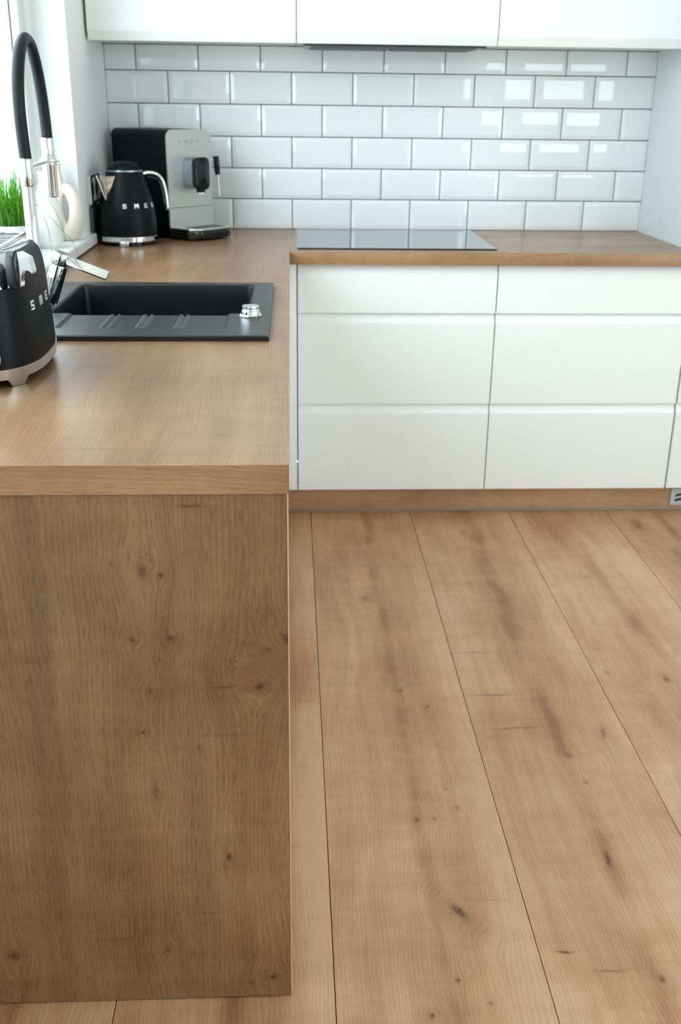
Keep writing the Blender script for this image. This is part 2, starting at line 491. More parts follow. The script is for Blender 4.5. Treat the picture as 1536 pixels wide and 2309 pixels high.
def add_lathe(bm, prof, segs=40, c=(0, 0), mtx=None):
    rings = []
    for (r, z) in prof:
        if r <= 1e-6:
            rings.append([bm.verts.new((c[0], c[1], z))])
        else:
            rings.append([bm.verts.new((c[0] + r * math.cos(2 * PI * k / segs), c[1] + r * math.sin(2 * PI * k / segs), z)) for k in range(segs)])
    for A, B in zip(rings, rings[1:]):
        for k in range(segs):
            k2 = (k + 1) % segs
            if len(A) == 1 and len(B) == 1:
                continue
            if len(A) == 1:
                bm.faces.new((A[0], B[k2], B[k]))
            elif len(B) == 1:
                bm.faces.new((A[k], A[k2], B[0]))
            else:
                bm.faces.new((A[k], A[k2], B[k2], B[k]))
    for R_, flip in ((rings[0], True), (rings[-1], False)):
        if len(R_) > 1:
            bm.faces.new(list(reversed(R_)) if flip else R_)
    if mtx is not None:
        for R_ in rings:
            for v in R_:
                v.co = mtx @ v.co


def lathe(name, prof, m, parent=None, segs=40, c=(0, 0), mtx=None):
    bm = bmesh.new()
    add_lathe(bm, prof, segs, c, mtx)
    return bm_obj(name, bm, m, parent, smooth=True)


def loft(name, rings, m, parent=None, cap0=True, cap1=True, smooth=True):
    bm = bmesh.new()
    R_ = [[bm.verts.new(p) for p in r] for r in rings]
    n = len(R_[0])
    for A, B in zip(R_, R_[1:]):
        for k in range(n):
            bm.faces.new((A[k], A[(k + 1) % n], B[(k + 1) % n], B[k]))
    if cap0:
        bm.faces.new(list(reversed(R_[0])))
    if cap1:
        bm.faces.new(R_[-1])
    return bm_obj(name, bm, m, parent, smooth=smooth)


def catmull(pts, n=8):
    P = [Vector(p) for p in pts]
    P = [P[0] * 2 - P[1]] + P + [P[-1] * 2 - P[-2]]
    out = []
    for i in range(1, len(P) - 2):
        for k in range(n):
            t = k / n
            a, b_, c, d = P[i - 1], P[i], P[i + 1], P[i + 2]
            out.append(0.5 * ((2 * b_) + (-a + c) * t + (2 * a - 5 * b_ + 4 * c - d) * t * t + (-a + 3 * b_ - 3 * c + d) * t ** 3))
    out.append(P[-2])
    return out


def add_tube(bm, pts, rad, segs=16, flat=1.0):
    pts = [Vector(p) for p in pts]
    up = Vector((0, 0, 1))
    prev = None
    rings = []
    for i, p in enumerate(pts):
        t = (pts[min(i + 1, len(pts) - 1)] - pts[max(i - 1, 0)]).normalized()
        if prev is None:
            x = t.cross(up)
            if x.length < 1e-3:
                x = t.cross(Vector((1, 0, 0)))
            x.normalize()
        else:
            x = (prev - t * prev.dot(t)).normalized()
        prev = x
        y = t.cross(x)
        r = rad(i / (len(pts) - 1)) if callable(rad) else rad
        rings.append([bm.verts.new(p + x * (r * math.cos(2 * PI * k / segs)) + y * (r * flat * math.sin(2 * PI * k / segs))) for k in range(segs)])
    for A, B in zip(rings, rings[1:]):
        for k in range(segs):
            bm.faces.new((A[k], A[(k + 1) % segs], B[(k + 1) % segs], B[k]))
    bm.faces.new(list(reversed(rings[0])))
    bm.faces.new(rings[-1])


def tube(name, pts, rad, m, parent=None, segs=16, flat=1.0):
    bm = bmesh.new()
    add_tube(bm, pts, rad, segs, flat)
    return bm_obj(name, bm, m, parent, smooth=True)


def prism(name, poly, axis, lo, hi, m, parent=None, bev=0.0, smooth=False, mtx=None):
    """extrude a 2D polygon (list of (a,b)) along axis 'x','y' or 'z'"""
    bm = bmesh.new()
    f = {'x': lambda a, b_, t: (t, a, b_), 'y': lambda a, b_, t: (a, t, b_), 'z': lambda a, b_, t: (a, b_, t)}[axis]
    A = [bm.verts.new(f(a, b_, lo)) for a, b_ in poly]
    B = [bm.verts.new(f(a, b_, hi)) for a, b_ in poly]
    n = len(poly)
    bm.faces.new(A)
    bm.faces.new(list(reversed(B)))
    for k in range(n):
        bm.faces.new((A[k], B[k], B[(k + 1) % n], A[(k + 1) % n]))
    bmesh.ops.recalc_face_normals(bm, faces=bm.faces)
    if bev:
        bmesh.ops.bevel(bm, geom=list(bm.edges), offset=bev, segments=2, affect='EDGES', profile=0.5)
    if mtx is not None:
        for v in bm.verts:
            v.co = mtx @ v.co
    return bm_obj(name, bm, m, parent, smooth=smooth or bev > 0)


def grid_slab(xs, ys, skip, z0, z1):
    """plate made of cells, cells in skip left open; returns bmesh"""
    bm = bmesh.new()
    nx, ny = len(xs) - 1, len(ys) - 1
    V = {}

    def vert(i, j, k):
        if (i, j, k) not in V:
            V[(i, j, k)] = bm.verts.new((xs[i], ys[j], (z0, z1)[k]))
        return V[(i, j, k)]
    solid = lambda i, j: 0 <= i < nx and 0 <= j < ny and (i, j) not in skip
    for i in range(nx):
        for j in range(ny):
            if not solid(i, j):
                continue
            bm.faces.new([vert(i, j, 1), vert(i + 1, j, 1), vert(i + 1, j + 1, 1), vert(i, j + 1, 1)])
            bm.faces.new([vert(i, j, 0), vert(i, j + 1, 0), vert(i + 1, j + 1, 0), vert(i + 1, j, 0)])
            for (di, dj, a, b_) in ((-1, 0, (i, j), (i, j + 1)), (1, 0, (i + 1, j + 1), (i + 1, j)), (0, -1, (i + 1, j), (i, j)), (0, 1, (i, j + 1), (i + 1, j + 1))):
                if not solid(i + di, j + dj):
                    bm.faces.new([vert(*a, 0), vert(*a, 1), vert(*b_, 1), vert(*b_, 0)])
    return bm


def thing(name, label, cat, loc=(0, 0, 0), rot=(0, 0, 0), group=None):
    o = bpy.data.objects.new(name, None)
    COL.objects.link(o)
    o.location = loc
    o.rotation_euler = rot
    o.empty_display_size = 0.05
    o['label'] = label
    o['category'] = cat
    if group:
        o['group'] = group
    return o


def struct(o, label):
    o['kind'] = 'structure'
    o['label'] = label
    return o


# letters S M E G from straight strokes, unit box 1 x 1, each stroke a quad
T_ = 0.2
LET = {
    'S': [((0.08, 0.8), (1, 0.8), (1, 1), (0.08, 1)), ((0, 0.5), (T_, 0.42), (T_, 0.9), (0, 0.9)), ((0.0, 0.4), (0.92, 0.4), (0.92, 0.6), (0.0, 0.6)),
          ((1 - T_, 0.1), (1, 0.1), (1, 0.5), (1 - T_, 0.5)), ((0, 0), (0.92, 0), (0.92, 0.2), (0, 0.2))],
    'M': [((0, 0), (T_, 0), (T_, 1), (0, 1)), ((1.0, 0), (1.2, 0), (1.2, 1), (1.0, 1)), ((0.1, 1), (0.5, 0.25), (0.7, 0.25), (0.35, 1)),
          ((0.85, 1), (0.5, 0.25), (0.7, 0.25), (1.1, 1))],
    'E': [((0, 0), (T_, 0), (T_, 1), (0, 1)), ((0.1, 0.8), (1, 0.8), (1, 1), (0.1, 1)), ((0.1, 0.4), (0.85, 0.4), (0.85, 0.58), (0.1, 0.58)),
          ((0.1, 0), (1, 0), (1, 0.2), (0.1, 0.2))],
    'G': [((0, 0.08), (T_, 0.08), (T_, 0.92), (0, 0.92)), ((0.08, 0.8), (1, 0.8), (1, 1), (0.08, 1)), ((0.08, 0), (1, 0), (1, 0.2), (0.08, 0.2)),
          ((1 - T_, 0.1), (1, 0.1), (1, 0.55), (1 - T_, 0.55)), ((0.55, 0.4), (0.95, 0.4), (0.95, 0.58), (0.55, 0.58))]}


def letters(parent, fn, size, pitch, m, start, z, lift=0.0015):
    """fn(s, h, w) -> local point; s runs along the surface, h height, w out from it"""
    for k, ch in enumerate('SMEG'):
        bm = bmesh.new()
        for q in LET[ch]:
            n = 5
            for i in range(n):
                t0, t1 = i / n, (i + 1) / n
                pa = [(q[0][0] + (q[1][0] - q[0][0]) * t, q[0][1] + (q[1][1] - q[0][1]) * t) for t in (t0, t1)]
                pb = [(q[3][0] + (q[2][0] - q[3][0]) * t, q[3][1] + (q[2][1] - q[3][1]) * t) for t in (t0, t1)]
                c4 = [pa[0], pa[1], pb[1], pb[0]]
                P3 = [(start + k * pitch + a * size * 0.85, z + b_ * size) for a, b_ in c4]
                lo = [bm.verts.new(fn(s, h, -0.0006)) for s, h in P3]
                hi = [bm.verts.new(fn(s, h, lift)) for s, h in P3]
                bm.faces.new(lo)
                bm.faces.new(list(reversed(hi)))
                for a in range(4):
                    bm.faces.new((lo[a], hi[a], hi[(a + 1) % 4], lo[(a + 1) % 4]))
        bm_obj('letter', bm, m, parent)


# ================================================================== SETTING
ZW = 0.8725      # worktop height
TH = 0.0379
LP = 2.5644      # near end of the peninsula

# floor: sub-floor plus planks
fl = struct(box('floor', (XL - 0.3, YR, -0.05), (XR + 0.02, 0.02, -0.0105), 'dark'), 'oak plank floor with long dark joints and knots')
pid = 0
rnd = random.Random(5)
k0 = -2
while 0.0654 + k0 * 0.3371 < XR:
    x0 = max(XL, 0.0654 + k0 * 0.3371)
    x1 = min(XR, 0.0654 + (k0 + 1) * 0.3371)
    # the joints between plank ends lie beyond the visible stretch
    cuts = [-0.52, -0.52 - 2.3 - 0.25 * ((k0 * 7) % 3), YR]
    for ya, yb in zip(cuts, cuts[1:]):
        if x1 - x0 > 0.02:
            box('plank', (x0 + 0.0007, yb + 0.0007, -0.0105), (x1 - 0.0007, ya - 0.0007, 0.0), 'floor', fl, bev=0.0007, seg=1)
    k0 += 1

# walls
wb = struct(box('wall_back', (XL - 0.3, 0.010, 0), (XR, 0.16, ZC), 'wall'), 'back wall with white metro tiles above the worktop')
box('grout_bed', (XL + 0.001, 0.003, ZW - 0.001), (1.2577, 0.0099, 1.4655), 'grout', wb)
# tiles
TP, TR, J = 0.208, 0.1026, 0.0034
cache = {}


def tile_mesh(w, h, bl, br, bb, bt):
    key = (round(w, 4), round(h, 4), bl, br, bb, bt)
    if key in cache:
        return cache[key]
    B_, D, d0 = 0.0125, 0.0085, 0.0045
    me = bpy.data.meshes.new('tile')
    xi0, xi1 = (B_ if bl else 0.0), w - (B_ if br else 0.0)
    zi0, zi1 = (B_ if bb else 0.0), h - (B_ if bt else 0.0)
    o = [(0, 0), (w, 0), (w, h), (0, h)]
    i_ = [(xi0, zi0), (xi1, zi0), (xi1, zi1), (xi0, zi1)]
    vs = [(x, 0, z) for x, z in o] + [(x, -d0, z) for x, z in o] + [(x, -D, z) for x, z in i_]
    fs = [(0, 1, 2, 3), (8, 11, 10, 9)]
    for k in range(4):
        k2 = (k + 1) % 4
        fs.append((k, k + 4, k2 + 4, k2))
        fs.append((k + 4, k + 8, k2 + 8, k2 + 4))
    me.from_pydata(vs, [], fs)
    bm = bmesh.new()
    bm.from_mesh(me)
    bmesh.ops.remove_doubles(bm, verts=bm.verts, dist=1e-6)
    bmesh.ops.recalc_face_normals(bm, faces=bm.faces)
    es = [e for e in bm.edges if all(v.co.y < -d0 + 0.0001 for v in e.verts) and (abs(e.verts[0].co.y - e.verts[1].co.y) > 1e-5 or e.verts[0].co.y < -D + 1e-5)]
    bmesh.ops.bevel(bm, geom=es, offset=0.0012, segments=2, affect='EDGES', profile=0.5)
    bm.to_mesh(me)
    bm.free()
    me.materials.append(M['tile'])
    for p in me.polygons:
        p.use_smooth = True
    me.set_sharp_from_angle(angle=math.radians(30))
    cache[key] = me
    return me


rt = random.Random(9)
for row in range(6):
    z0 = ZW + row * TR
    z1 = min(z0 + TR, 1.4655)
    full_h = row < 5
    xs = [XL + k * TP for k in range(10)] if row % 2 == 0 else [XL] + [XL + TP * (k + 0.5) for k in range(9)] + [XL + 9 * TP]
    for a, b_ in zip(xs, xs[1:]):
        full = abs(b_ - a - TP) < 1e-4
        left_half = (not full) and a == xs[0]
        me = tile_mesh(b_ - a - J, z1 - z0 - J, full or not left_half, full or left_half, True, full_h)
        o = bpy.data.objects.new('tile', me)
        COL.objects.link(o)
        o.parent = wb
        o.location = (a + J / 2, 0.0035, z0 + J / 2)
        o.rotation_euler = (rt.uniform(-0.004, 0.004), 0, rt.uniform(-0.0025, 0.0025))


def wall_with_hole(name, plane, lo, hi, u0, u1, holes, label):
    """plane 'x' or 'y'; lo..hi thickness; u range; holes [(a,b,z0,z1)]"""
    us = sorted({u0, u1, *[h[0] for h in holes], *[h[1] for h in holes]})
    zs = sorted({0.0, ZC, *[h[2] for h in holes], *[h[3] for h in holes]})
    skip = set()
    for i in range(len(us) - 1):
        for j in range(len(zs) - 1):
            um, zm = (us[i] + us[i + 1]) / 2, (zs[j] + zs[j + 1]) / 2
            if any(h[0] < um < h[1] and h[2] < zm < h[3] for h in holes):
                skip.add((i, j))
    bm = grid_slab(us, zs, skip, lo, hi)
    for v in bm.verts:
        u, z, t = v.co
        v.co = (t, u, z) if plane == 'x' else (u, t, z)
    return struct(bm_obj(name, bm, 'wall'), label)


wall_with_hole('wall_left', 'x', XL - 0.28, XL, YR, 0.010, [(WIN1[0], WIN1[1], WIN1[2] - 0.03, WIN1[3])], 'pale left wall with the window recess')
wall_with_hole('wall_right', 'x', XR, XR + 0.28, YR, 0.010, [WIN3], 'right wall of the room with a glazed door opening')
wall_with_hole('wall_rear', 'y', YR - 0.28, YR, XL - 0.28, XR + 0.28, [WIN2], 'wall behind the camera with a window')
struct(box('ceiling', (XL - 0.28, YR - 0.28, ZC), (XR + 0.28, 0.16, ZC + 0.1), 'ceil'), 'white ceiling')


def frame_x(par, x0, x1, y0, y1, z0, z1, w, name='window_frame', m='plasticwhite', bev=0.004):
    """four-sided frame in a YZ plane"""
    us = [y0, y0 + w, y1 - w, y1]
    zs = [z0, z0 + w, z1 - w, z1]
    bm = grid_slab(us, zs, {(1, 1)}, x0, x1)
    for v in bm.verts:
        u, z, t = v.co
        v.co = (t, u, z)
    bmesh.ops.recalc_face_normals(bm, faces=bm.faces)
    return bm_obj(name, bm, m, par)


def frame_y(par, y0, y1, x0, x1, z0, z1, w, name='window_frame', m='plasticwhite'):
    us = [x0, x0 + w, x1 - w, x1]
    zs = [z0, z0 + w, z1 - w, z1]
    bm = grid_slab(us, zs, {(1, 1)}, y0, y1)
    for v in bm.verts:
        u, z, t = v.co
        v.co = (u, t, z)
    return bm_obj(name, bm, m, par)


# window_1 in the left wall
w1 = bpy.data.objects.new('window_1', None)
COL.objects.link(w1)
struct(w1, 'bright window with white frame in the left wall')
y0, y1, z0, z1 = WIN1
frame_x(w1, XL - 0.165, XL - 0.092, y0, y1, z0, z1, 0.055)
ym = (y0 + y1) / 2
for ya, yb in ((y0 + 0.05, ym), (ym, y1 - 0.05)):
    s_ = frame_x(w1, XL - 0.155, XL - 0.105, ya, yb, z0 + 0.05, z1 - 0.05, 0.052, 'window_sash')
    frame_x(s_, XL - 0.1285, XL - 0.1250, ya + 0.048, yb - 0.048, z0 + 0.098, z1 - 0.098, 0.006, 'window_gasket', 'greyplastic')
    box('window_pane', (XL - 0.135, ya + 0.052, z0 + 0.102), (XL - 0.129, yb - 0.052, z1 - 0.102), 'pane', s_)
bm = bmesh.new()
add_box(bm, (XL - 0.092, y0 - 0.12, z0 - 0.030), (XL + 0.0205, y1 + 0.125, z0), 0.0)
bmesh.ops.bevel(bm, geom=[e for e in bm.edges if all(v.co.x > XL for v in e.verts)], offset=0.003, segments=3, affect='EDGES')
sill = bm_obj('window_sill', bm, 'plasticwhite', w1, smooth=True)
# rear windows
for nm, (x0, x1, z0, z1) in (('window_2', WIN2),):
    w = bpy.data.objects.new(nm, None)
    COL.objects.link(w)
    struct(w, 'window in the wall behind the camera')
    frame_y(w, YR - 0.16, YR - 0.09, x0, x1, z0, z1, 0.06)
    xm = (x0 + x1) / 2
    for xa, xb in ((x0 + 0.05, x1 - 0.05),):
        s_ = frame_y(w, YR - 0.15, YR - 0.10, xa, xb, z0 + 0.05, z1 - 0.05, 0.055, 'window_sash')
        box('window_pane', (xa + 0.055, YR - 0.13, z0 + 0.105), (xb - 0.055, YR - 0.124, z1 - 0.105), 'pane', s_)
w = bpy.data.objects.new('window_3', None)
COL.objects.link(w)
struct(w, 'glazed terrace door in the right wall')
y0, y1, z0, z1 = WIN3
frame_x(w, XR + 0.09, XR + 0.16, y0, y1, z0, z1, 0.06)
ym = (y0 + y1) / 2
for ya, yb in ((y0 + 0.05, ym), (ym, y1 - 0.05)):
    s_ = frame_x(w, XR + 0.10, XR + 0.15, ya, yb, z0 + 0.05, z1 - 0.05, 0.06, 'window_sash')
    box('window_pane', (XR + 0.122, ya + 0.06, z0 + 0.11), (XR + 0.128, yb - 0.06, z1 - 0.11), 'pane', s_)

# ================================================================== WORKTOP AND CABINETS
XC = 1.2565      # side of the tall cabinet
FY = -0.58       # cabinet front plane of the back run
DEP = 0.6005
SX0, SX1, SY0, SY1 = -0.543, -0.0385, -1.858, -1.240    # sink plate

wt = thing('worktop', 'oak laminate worktop running along the window and turning to the hob', 'worktop')
bm = grid_slab([XL + 0.0005, SX0 + 0.018, SX1 - 0.018, -0.0015], [-LP + 0.0015, SY0 + 0.018, SY1 - 0.018, -0.0005], {(1, 1)}, ZW - TH, ZW)
es = [e for e in bm.edges if all(abs(v.co.x + 0.0015) < 1e-5 or abs(v.co.y + LP - 0.0015) < 1e-5 for v in e.verts) and abs(e.verts[0].co.z - e.verts[1].co.z) < 1e-6]
bm_obj('slab', bm, 'top', wt)
M['top_x'] = wood('worktop_oak_cross', 'y', 'x', seed=41.0, tone=0.78, rough=0.30, light=(190, 158, 126), mid=(170, 138, 108), dark=(136, 104, 78), pores=0.0, bump=0)
box('slab', (-0.0015, -DEP + 0.0015, ZW - TH), (XC - 0.0005, -0.0005, ZW), 'top_x', wt)


def edge_poly(lo, hi, out, d=0.002):
    return [(0, lo), (-(out) + d * 0.5, lo), (-out, lo + d), (-out, hi - d), (-(out) + d * 0.6, hi - d * 0.2), (0, hi)]


bm = bmesh.new()
add_box(bm, (XL + 0.0005, -LP, ZW - TH - 0.0002), (-0.0004, -LP + 0.0015, ZW + 0.0002), 0.0)
bmesh.ops.bevel(bm, geom=[e for e in bm.edges if all(v.co.x > -0.01 for v in e.verts) and all(v.co.y < -LP + 1e-5 for v in e.verts)], offset=0.0012, segments=2, affect='EDGES')
bm_obj('edge_band', bm, 'edge', wt)
box('edge_band', (-0.0015, -LP + 0.0012, ZW - TH - 0.0002), (0.0, -DEP, ZW + 0.0002), 'edge_y', wt, bev=0.0006)
box('edge_band', (0.0, -DEP, ZW - TH - 0.0002), (XC - 0.0005, -DEP + 0.0015, ZW + 0.0002), 'edge', wt, bev=0.0006)

# end panel of the peninsula
ep = thing('end_panel', 'tall oak laminate end panel with knots closing the near end of the worktop', 'cabinet panel', (0, 0, 0))
box('board', (XL + 0.0005, -LP + 0.003, 0.0035), (-0.0032, -LP + 0.025, ZW - TH - 0.0004), 'panel', ep)
o = box('edge_band', (-0.0032, -LP + 0.0032, 0.0035), (-0.0012, -LP + 0.025, ZW - TH - 0.0004), 'band', ep, bev=0.0008)
o['label'] = 'pale narrow edge strip'
for gx in (-0.55, -0.06):
    box('glide', (gx, -LP + 0.006, 0.0), (gx + 0.03, -LP + 0.022, 0.0035), 'dark', ep)


def drawer_front(x0, x1, z0, z1, par, y=FY, lip=0.028, depth=0.013):
    """handleless front whose top strip slopes back to make the grip"""
    T = 0.019
    poly = [(y + T, z0), (y + 0.001, z0), (y, z0 + 0.001), (y, z1 - lip), (y + depth, z1 - 0.001), (y + depth + 0.001, z1), (y + T, z1)]
    return prism('drawer_front', poly, 'x', x0, x1, 'white', par, smooth=False)


def drawer_unit(x0, x1, label):
    t = thing('base_cabinet', label, 'cabinet', (0, 0, 0), group='white drawer cabinets under the back worktop')
    box('carcass', (x0 + 0.001, FY + 0.020, 0.098), (x1 - 0.001, -0.02, ZW - TH - 0.001), 'carcass', t)
    g = 0.0018
    for (za, zb) in ((0.098, 0.3885), (0.3915, 0.6805), (0.6835, 0.833)):
        drawer_front(x0 + g, x1 - g, za, zb, t)
    return t


drawer_unit(0.0225, 0.6430, 'white handleless three-drawer cabinet directly under the black hob')
drawer_unit(0.6430, XC - 0.0005, 'white handleless three-drawer cabinet right of the hob, beside the tall cabinet')
cf = thing('corner_cabinet', 'narrow white filler strip of the corner cabinet left of the drawers under the hob', 'cabinet')
box('filler_strip', (-0.0215, FY, 0.098), (0.0205, FY + 0.019, 0.834), 'white', cf, bev=0.0008)
box('carcass', (XL + 0.01, FY + 0.022, 0.098), (0.0205, -0.02, ZW - TH - 0.001), 'carcass', cf)
# cabinets of the window run, fronts facing the room
ys = [-LP + 0.027, -1.90, -1.235, FY - 0.002]
for k in range(3):
    ya, yb = ys[k], ys[k + 1]
    if k == 1:
        zt = 0.64
    else:
        zt = ZW - TH - 0.001
    t = thing('base_cabinet', ('white door cabinet at the peninsula end of the window run', 'white door cabinet under the black sink', 'white door cabinet between the sink cabinet and the corner')[k],
              'cabinet', (0, 0, 0), group='white door cabinets of the window run')
    box('carcass', (XL + 0.02, ya + 0.001, 0.098), (-0.041, yb - 0.001, zt), 'carcass', t)
    poly = [(-0.040, 0.098), (-0.0215, 0.098), (-0.0215, 0.802), (-0.0345, 0.833), (-0.040, 0.833)]
    prism('door', poly, 'y', ya + 0.002, yb - 0.002, 'white', t)

pl = thing('plinth', 'oak kickboard under the white drawers with grey sealing strip', 'plinth')
box('board', (-0.036, -0.530, 0.006), (XC + 0.11, -0.514, 0.097), 'kick', pl)
box('board', (-0.052, -LP + 0.026, 0.006), (-0.036, -0.514, 0.097), 'kick', pl)
o = box('seal_strip', (-0.036, -0.534, 0.0), (XC + 0.61, -0.5135, 0.0105), 'grey', pl, bev=0.002)
o['label'] = 'grey sealing strip along the floor'

# tall cabinet on the right
tcb = thing('tall_cabinet', 'tall white cabinet closing the right end of the worktop', 'cabinet')
box('side_panel', (XC, FY + 0.020, 0.098), (XC + 0.018, -0.002, 2.15), 'tallside', tcb)
box('carcass', (XC + 0.0185, FY + 0.021, 0.098), (XC + 0.60, -0.002, 2.15), 'carcass', tcb)
for (za, zb) in ((0.098, 0.3885), (0.3915, 0.8225)):
    drawer_front(XC + 0.0045, XC + 0.598, za, zb, tcb)
box('door', (XC + 0.0045, FY, 0.8255), (XC + 0.598, FY + 0.019, 2.15), 'white', tcb, bev=0.001)
box('plinth_board', (XC + 0.1102, -0.530, 0.011), (XC + 0.60, -0.514, 0.097), 'kick', tcb)
vg = thing('vent_grille', 'pale grey ventilation grille with dark slots in the plinth at the right edge', 'vent')
box('frame', (1.300, -0.5345, 0.018), (1.62, -0.5305, 0.078), 'vent', vg, bev=0.001)
for k in range(9):
    for zz in (0.036, 0.053):
        bm = bmesh.new()
        add_box(bm, (1.3155 + k * 0.032, -0.5350, zz - 0.0045), (1.3155 + k * 0.032 + 0.024, -0.5343, zz + 0.0045), 0.0)
        for v in bm.verts:
            v.co.z += (v.co.x - 1.3155 - k * 0.032) * 0.25
        bm_obj('slot', bm, 'dark', vg)

# wall cabinets
UZ0, UZ1, UY = 1.4585, 2.16, -0.33


def wall_cab(x0, x1, label):
    t = thing('wall_cabinet', label, 'cabinet', group='white wall cabinets above the tiles')
    box('carcass', (x0 + 0.001, UY + 0.0205, UZ0 + 0.0075), (x1 - 0.001, -0.001 + 0.0005, UZ1), 'carcass', t)
    poly = [(UY + 0.0195, UZ0), (UY + 0.011, UZ0), (UY + 0.010, UZ0 + 0.001), (UY, UZ0 + 0.0275), (UY, UZ1), (UY + 0.0195, UZ1)]
    prism('door', poly, 'x', x0 + 0.0015, x1 - 0.0015, 'white', t)


wall_cab(XL + 0.0075, 0.0245, 'white wall cabinet over the coffee machine, next to the left wall')
wall_cab(0.0245, 0.6440, 'white wall cabinet directly above the hob')
wall_cab(0.6440, XC - 0.0005, 'white wall cabinet at the right, beside the tall cabinet')
hd = thing('cooker_hood', 'slim black extractor hood set under the middle wall cabinet', 'extractor hood')
box('body', (0.049, -0.30, UZ0 - 0.0035), (0.612, -0.035, UZ0 + 0.0070), 'glossblack', hd, bev=0.002)
box('front_trim', (0.049, -0.318, UZ0 - 0.006), (0.612, -0.3005, UZ0 + 0.0070), 'hobedge', hd, bev=0.002)
for fx in (0.07, 0.335):
    f_ = box('grease_filter', (fx, -0.285, UZ0 - 0.0065), (fx + 0.255, -0.05, UZ0 - 0.0036), 'greyplastic', hd, bev=0.001)

# hob
hb = thing('hob', 'black glass induction hob reflecting the tiles', 'hob')
bm = bmesh.new()
add_box(bm, (0.0235, -0.548, ZW), (0.6415, -0.036, ZW + 0.0045), 0.0)
bmesh.ops.bevel(bm, geom=[e for e in bm.edges if all(v.co.z > ZW + 0.004 for v in e.verts)], offset=0.0018, segments=2, affect='EDGES')
bm_obj('glass_plate', bm, 'glassb', hb, smooth=True)

# ================================================================== SINK
sk = thing('sink', 'black composite sink with grooved drainer set into the oak worktop', 'sink', (0, 0, 0))
BX0, BX1, BY0, BY1 = -0.491, -0.0845, -1.636, -1.276     # bowl
DX0, DX1, DY0 = -0.449, -0.1225, -1.790                 # drainer recess, open to the bowl
ST = ZW + 0.0105


def rbox_sd(x, y, x0, x1, y0, y1, r):
    cx, cy = (x0 + x1) / 2, (y0 + y1) / 2
    dx, dy = abs(x - cx) - (x1 - x0) / 2 + r, abs(y - cy) - (y1 - y0) / 2 + r
    return math.hypot(max(dx, 0), max(dy, 0)) + min(max(dx, dy), 0) - r


def lines(a, b_, step, extra):
    out = set()
    n = int(round((b_ - a) / step))
    for i in range(n + 1):
        out.add(round(a + (b_ - a) * i / n, 5))
    for (c, w_, n_) in extra:
        out = {v for v in out if abs(v - c) > w_ or v in (round(a, 5), round(b_, 5))}
        for i in range(n_ + 1):
            out.add(round(c - w_ + 2 * w_ * i / n_, 5))
    return sorted(v for v in out if a - 1e-9 <= v <= b_ + 1e-9)


gx = [-0.3555, -0.2885, -0.215]
xs_ = lines(SX0, SX1, 0.006, [(SX0, 0.004, 4), (SX1, 0.004, 4), (BX0, 0.005, 8), (BX1, 0.005, 8), (DX0, 0.006, 6), (DX1, 0.006, 6)] + [(g, 0.012, 14) for g in gx])
ys_ = lines(SY0, SY1, 0.006, [(SY0, 0.004, 4), (SY1, 0.004, 4), (BY0, 0.005, 8), (BY1, 0.005, 8), (DY0, 0.006, 6)])
sm = lambda t: 0 if t <= 0 else (1 if t >= 1 else t * t * (3 - 2 * t))


def sink_z(x, y):
    z = ST
    # drainer recess
    sd = rbox_sd(x, y, DX0, DX1, DY0, BY0 + 0.05, 0.008)
    rec = sm(-sd / 0.006)
    z -= 0.0042 * rec
    if rec > 0.2 and y < BY0 + 0.001:
        for g in gx:      # pair of raised ribs with a groove between them
            d = abs(x - g)
            endf = sm((y - DY0 - 0.004) / 0.01)
            z += 0.0030 * math.exp(-((d - 0.0065) / 0.003) ** 2) * endf
            z -= 0.0022 * math.exp(-(d / 0.004) ** 2) * endf
    sb = rbox_sd(x, y, BX0, BX1, BY0, BY1, 0.016)
    z -= 0.0030 * sm((0.004 - sb) / 0.006) if sb > -0.002 else 0.0030
    if sb < -0.0015:
        z -= 0.185 * sm((-sb - 0.0015) / 0.012) ** 0.8
    # outer rim rounding
    so = rbox_sd(x, y, SX0, SX1, SY0, SY1, 0.006)
    z -= 0.0020 * (1 - sm(-so / 0.003))
    return z


bm = bmesh.new()
gv = [[bm.verts.new((x, y, sink_z(x, y))) for y in ys_] for x in xs_]
for i in range(len(xs_) - 1):
    for j in range(len(ys_) - 1):
        bm.faces.new((gv[i][j], gv[i + 1][j], gv[i + 1][j + 1], gv[i][j + 1]))
nx_, ny_ = len(xs_), len(ys_)
border = [gv[i][0] for i in range(nx_)] + [gv[-1][j] for j in range(1, ny_)] + [gv[i][-1] for i in range(nx_ - 2, -1, -1)] + [gv[0][j] for j in range(ny_ - 2, 0, -1)]
low = [bm.verts.new((v.co.x, v.co.y, ZW + 0.0002)) for v in border]
for k in range(len(border)):
    k2 = (k + 1) % len(border)
    bm.faces.new((border[k], low[k], low[k2], border[k2]))
o = bm_obj('basin', bm, 'sink', sk, smooth=True)
lathe('strainer', [(0.0, ST - 0.1865), (0.038, ST - 0.1865), (0.042, ST - 0.184), (0.030, ST - 0.183), (0, ST - 0.1835)], 'brushed', sk, 32, (-0.29, -1.46))
kb = thing('drain_knob', 'round chrome pop-up drain knob on the corner of the black sink', 'knob', (-0.079, -1.664, ST))
lathe('base_ring', [(0, 0), (0.0225, 0), (0.0230, 0.002), (0.0215, 0.0045), (0, 0.0045)], 'chrome', kb, 36)
lathe('knob', [(0, 0.0045), (0.0195, 0.0045), (0.0185, 0.012), (0.0165, 0.0155), (0.0165, 0.017), (0.0175, 0.0185), (0.0170, 0.021), (0, 0.0215)], 'chrome', kb, 36)

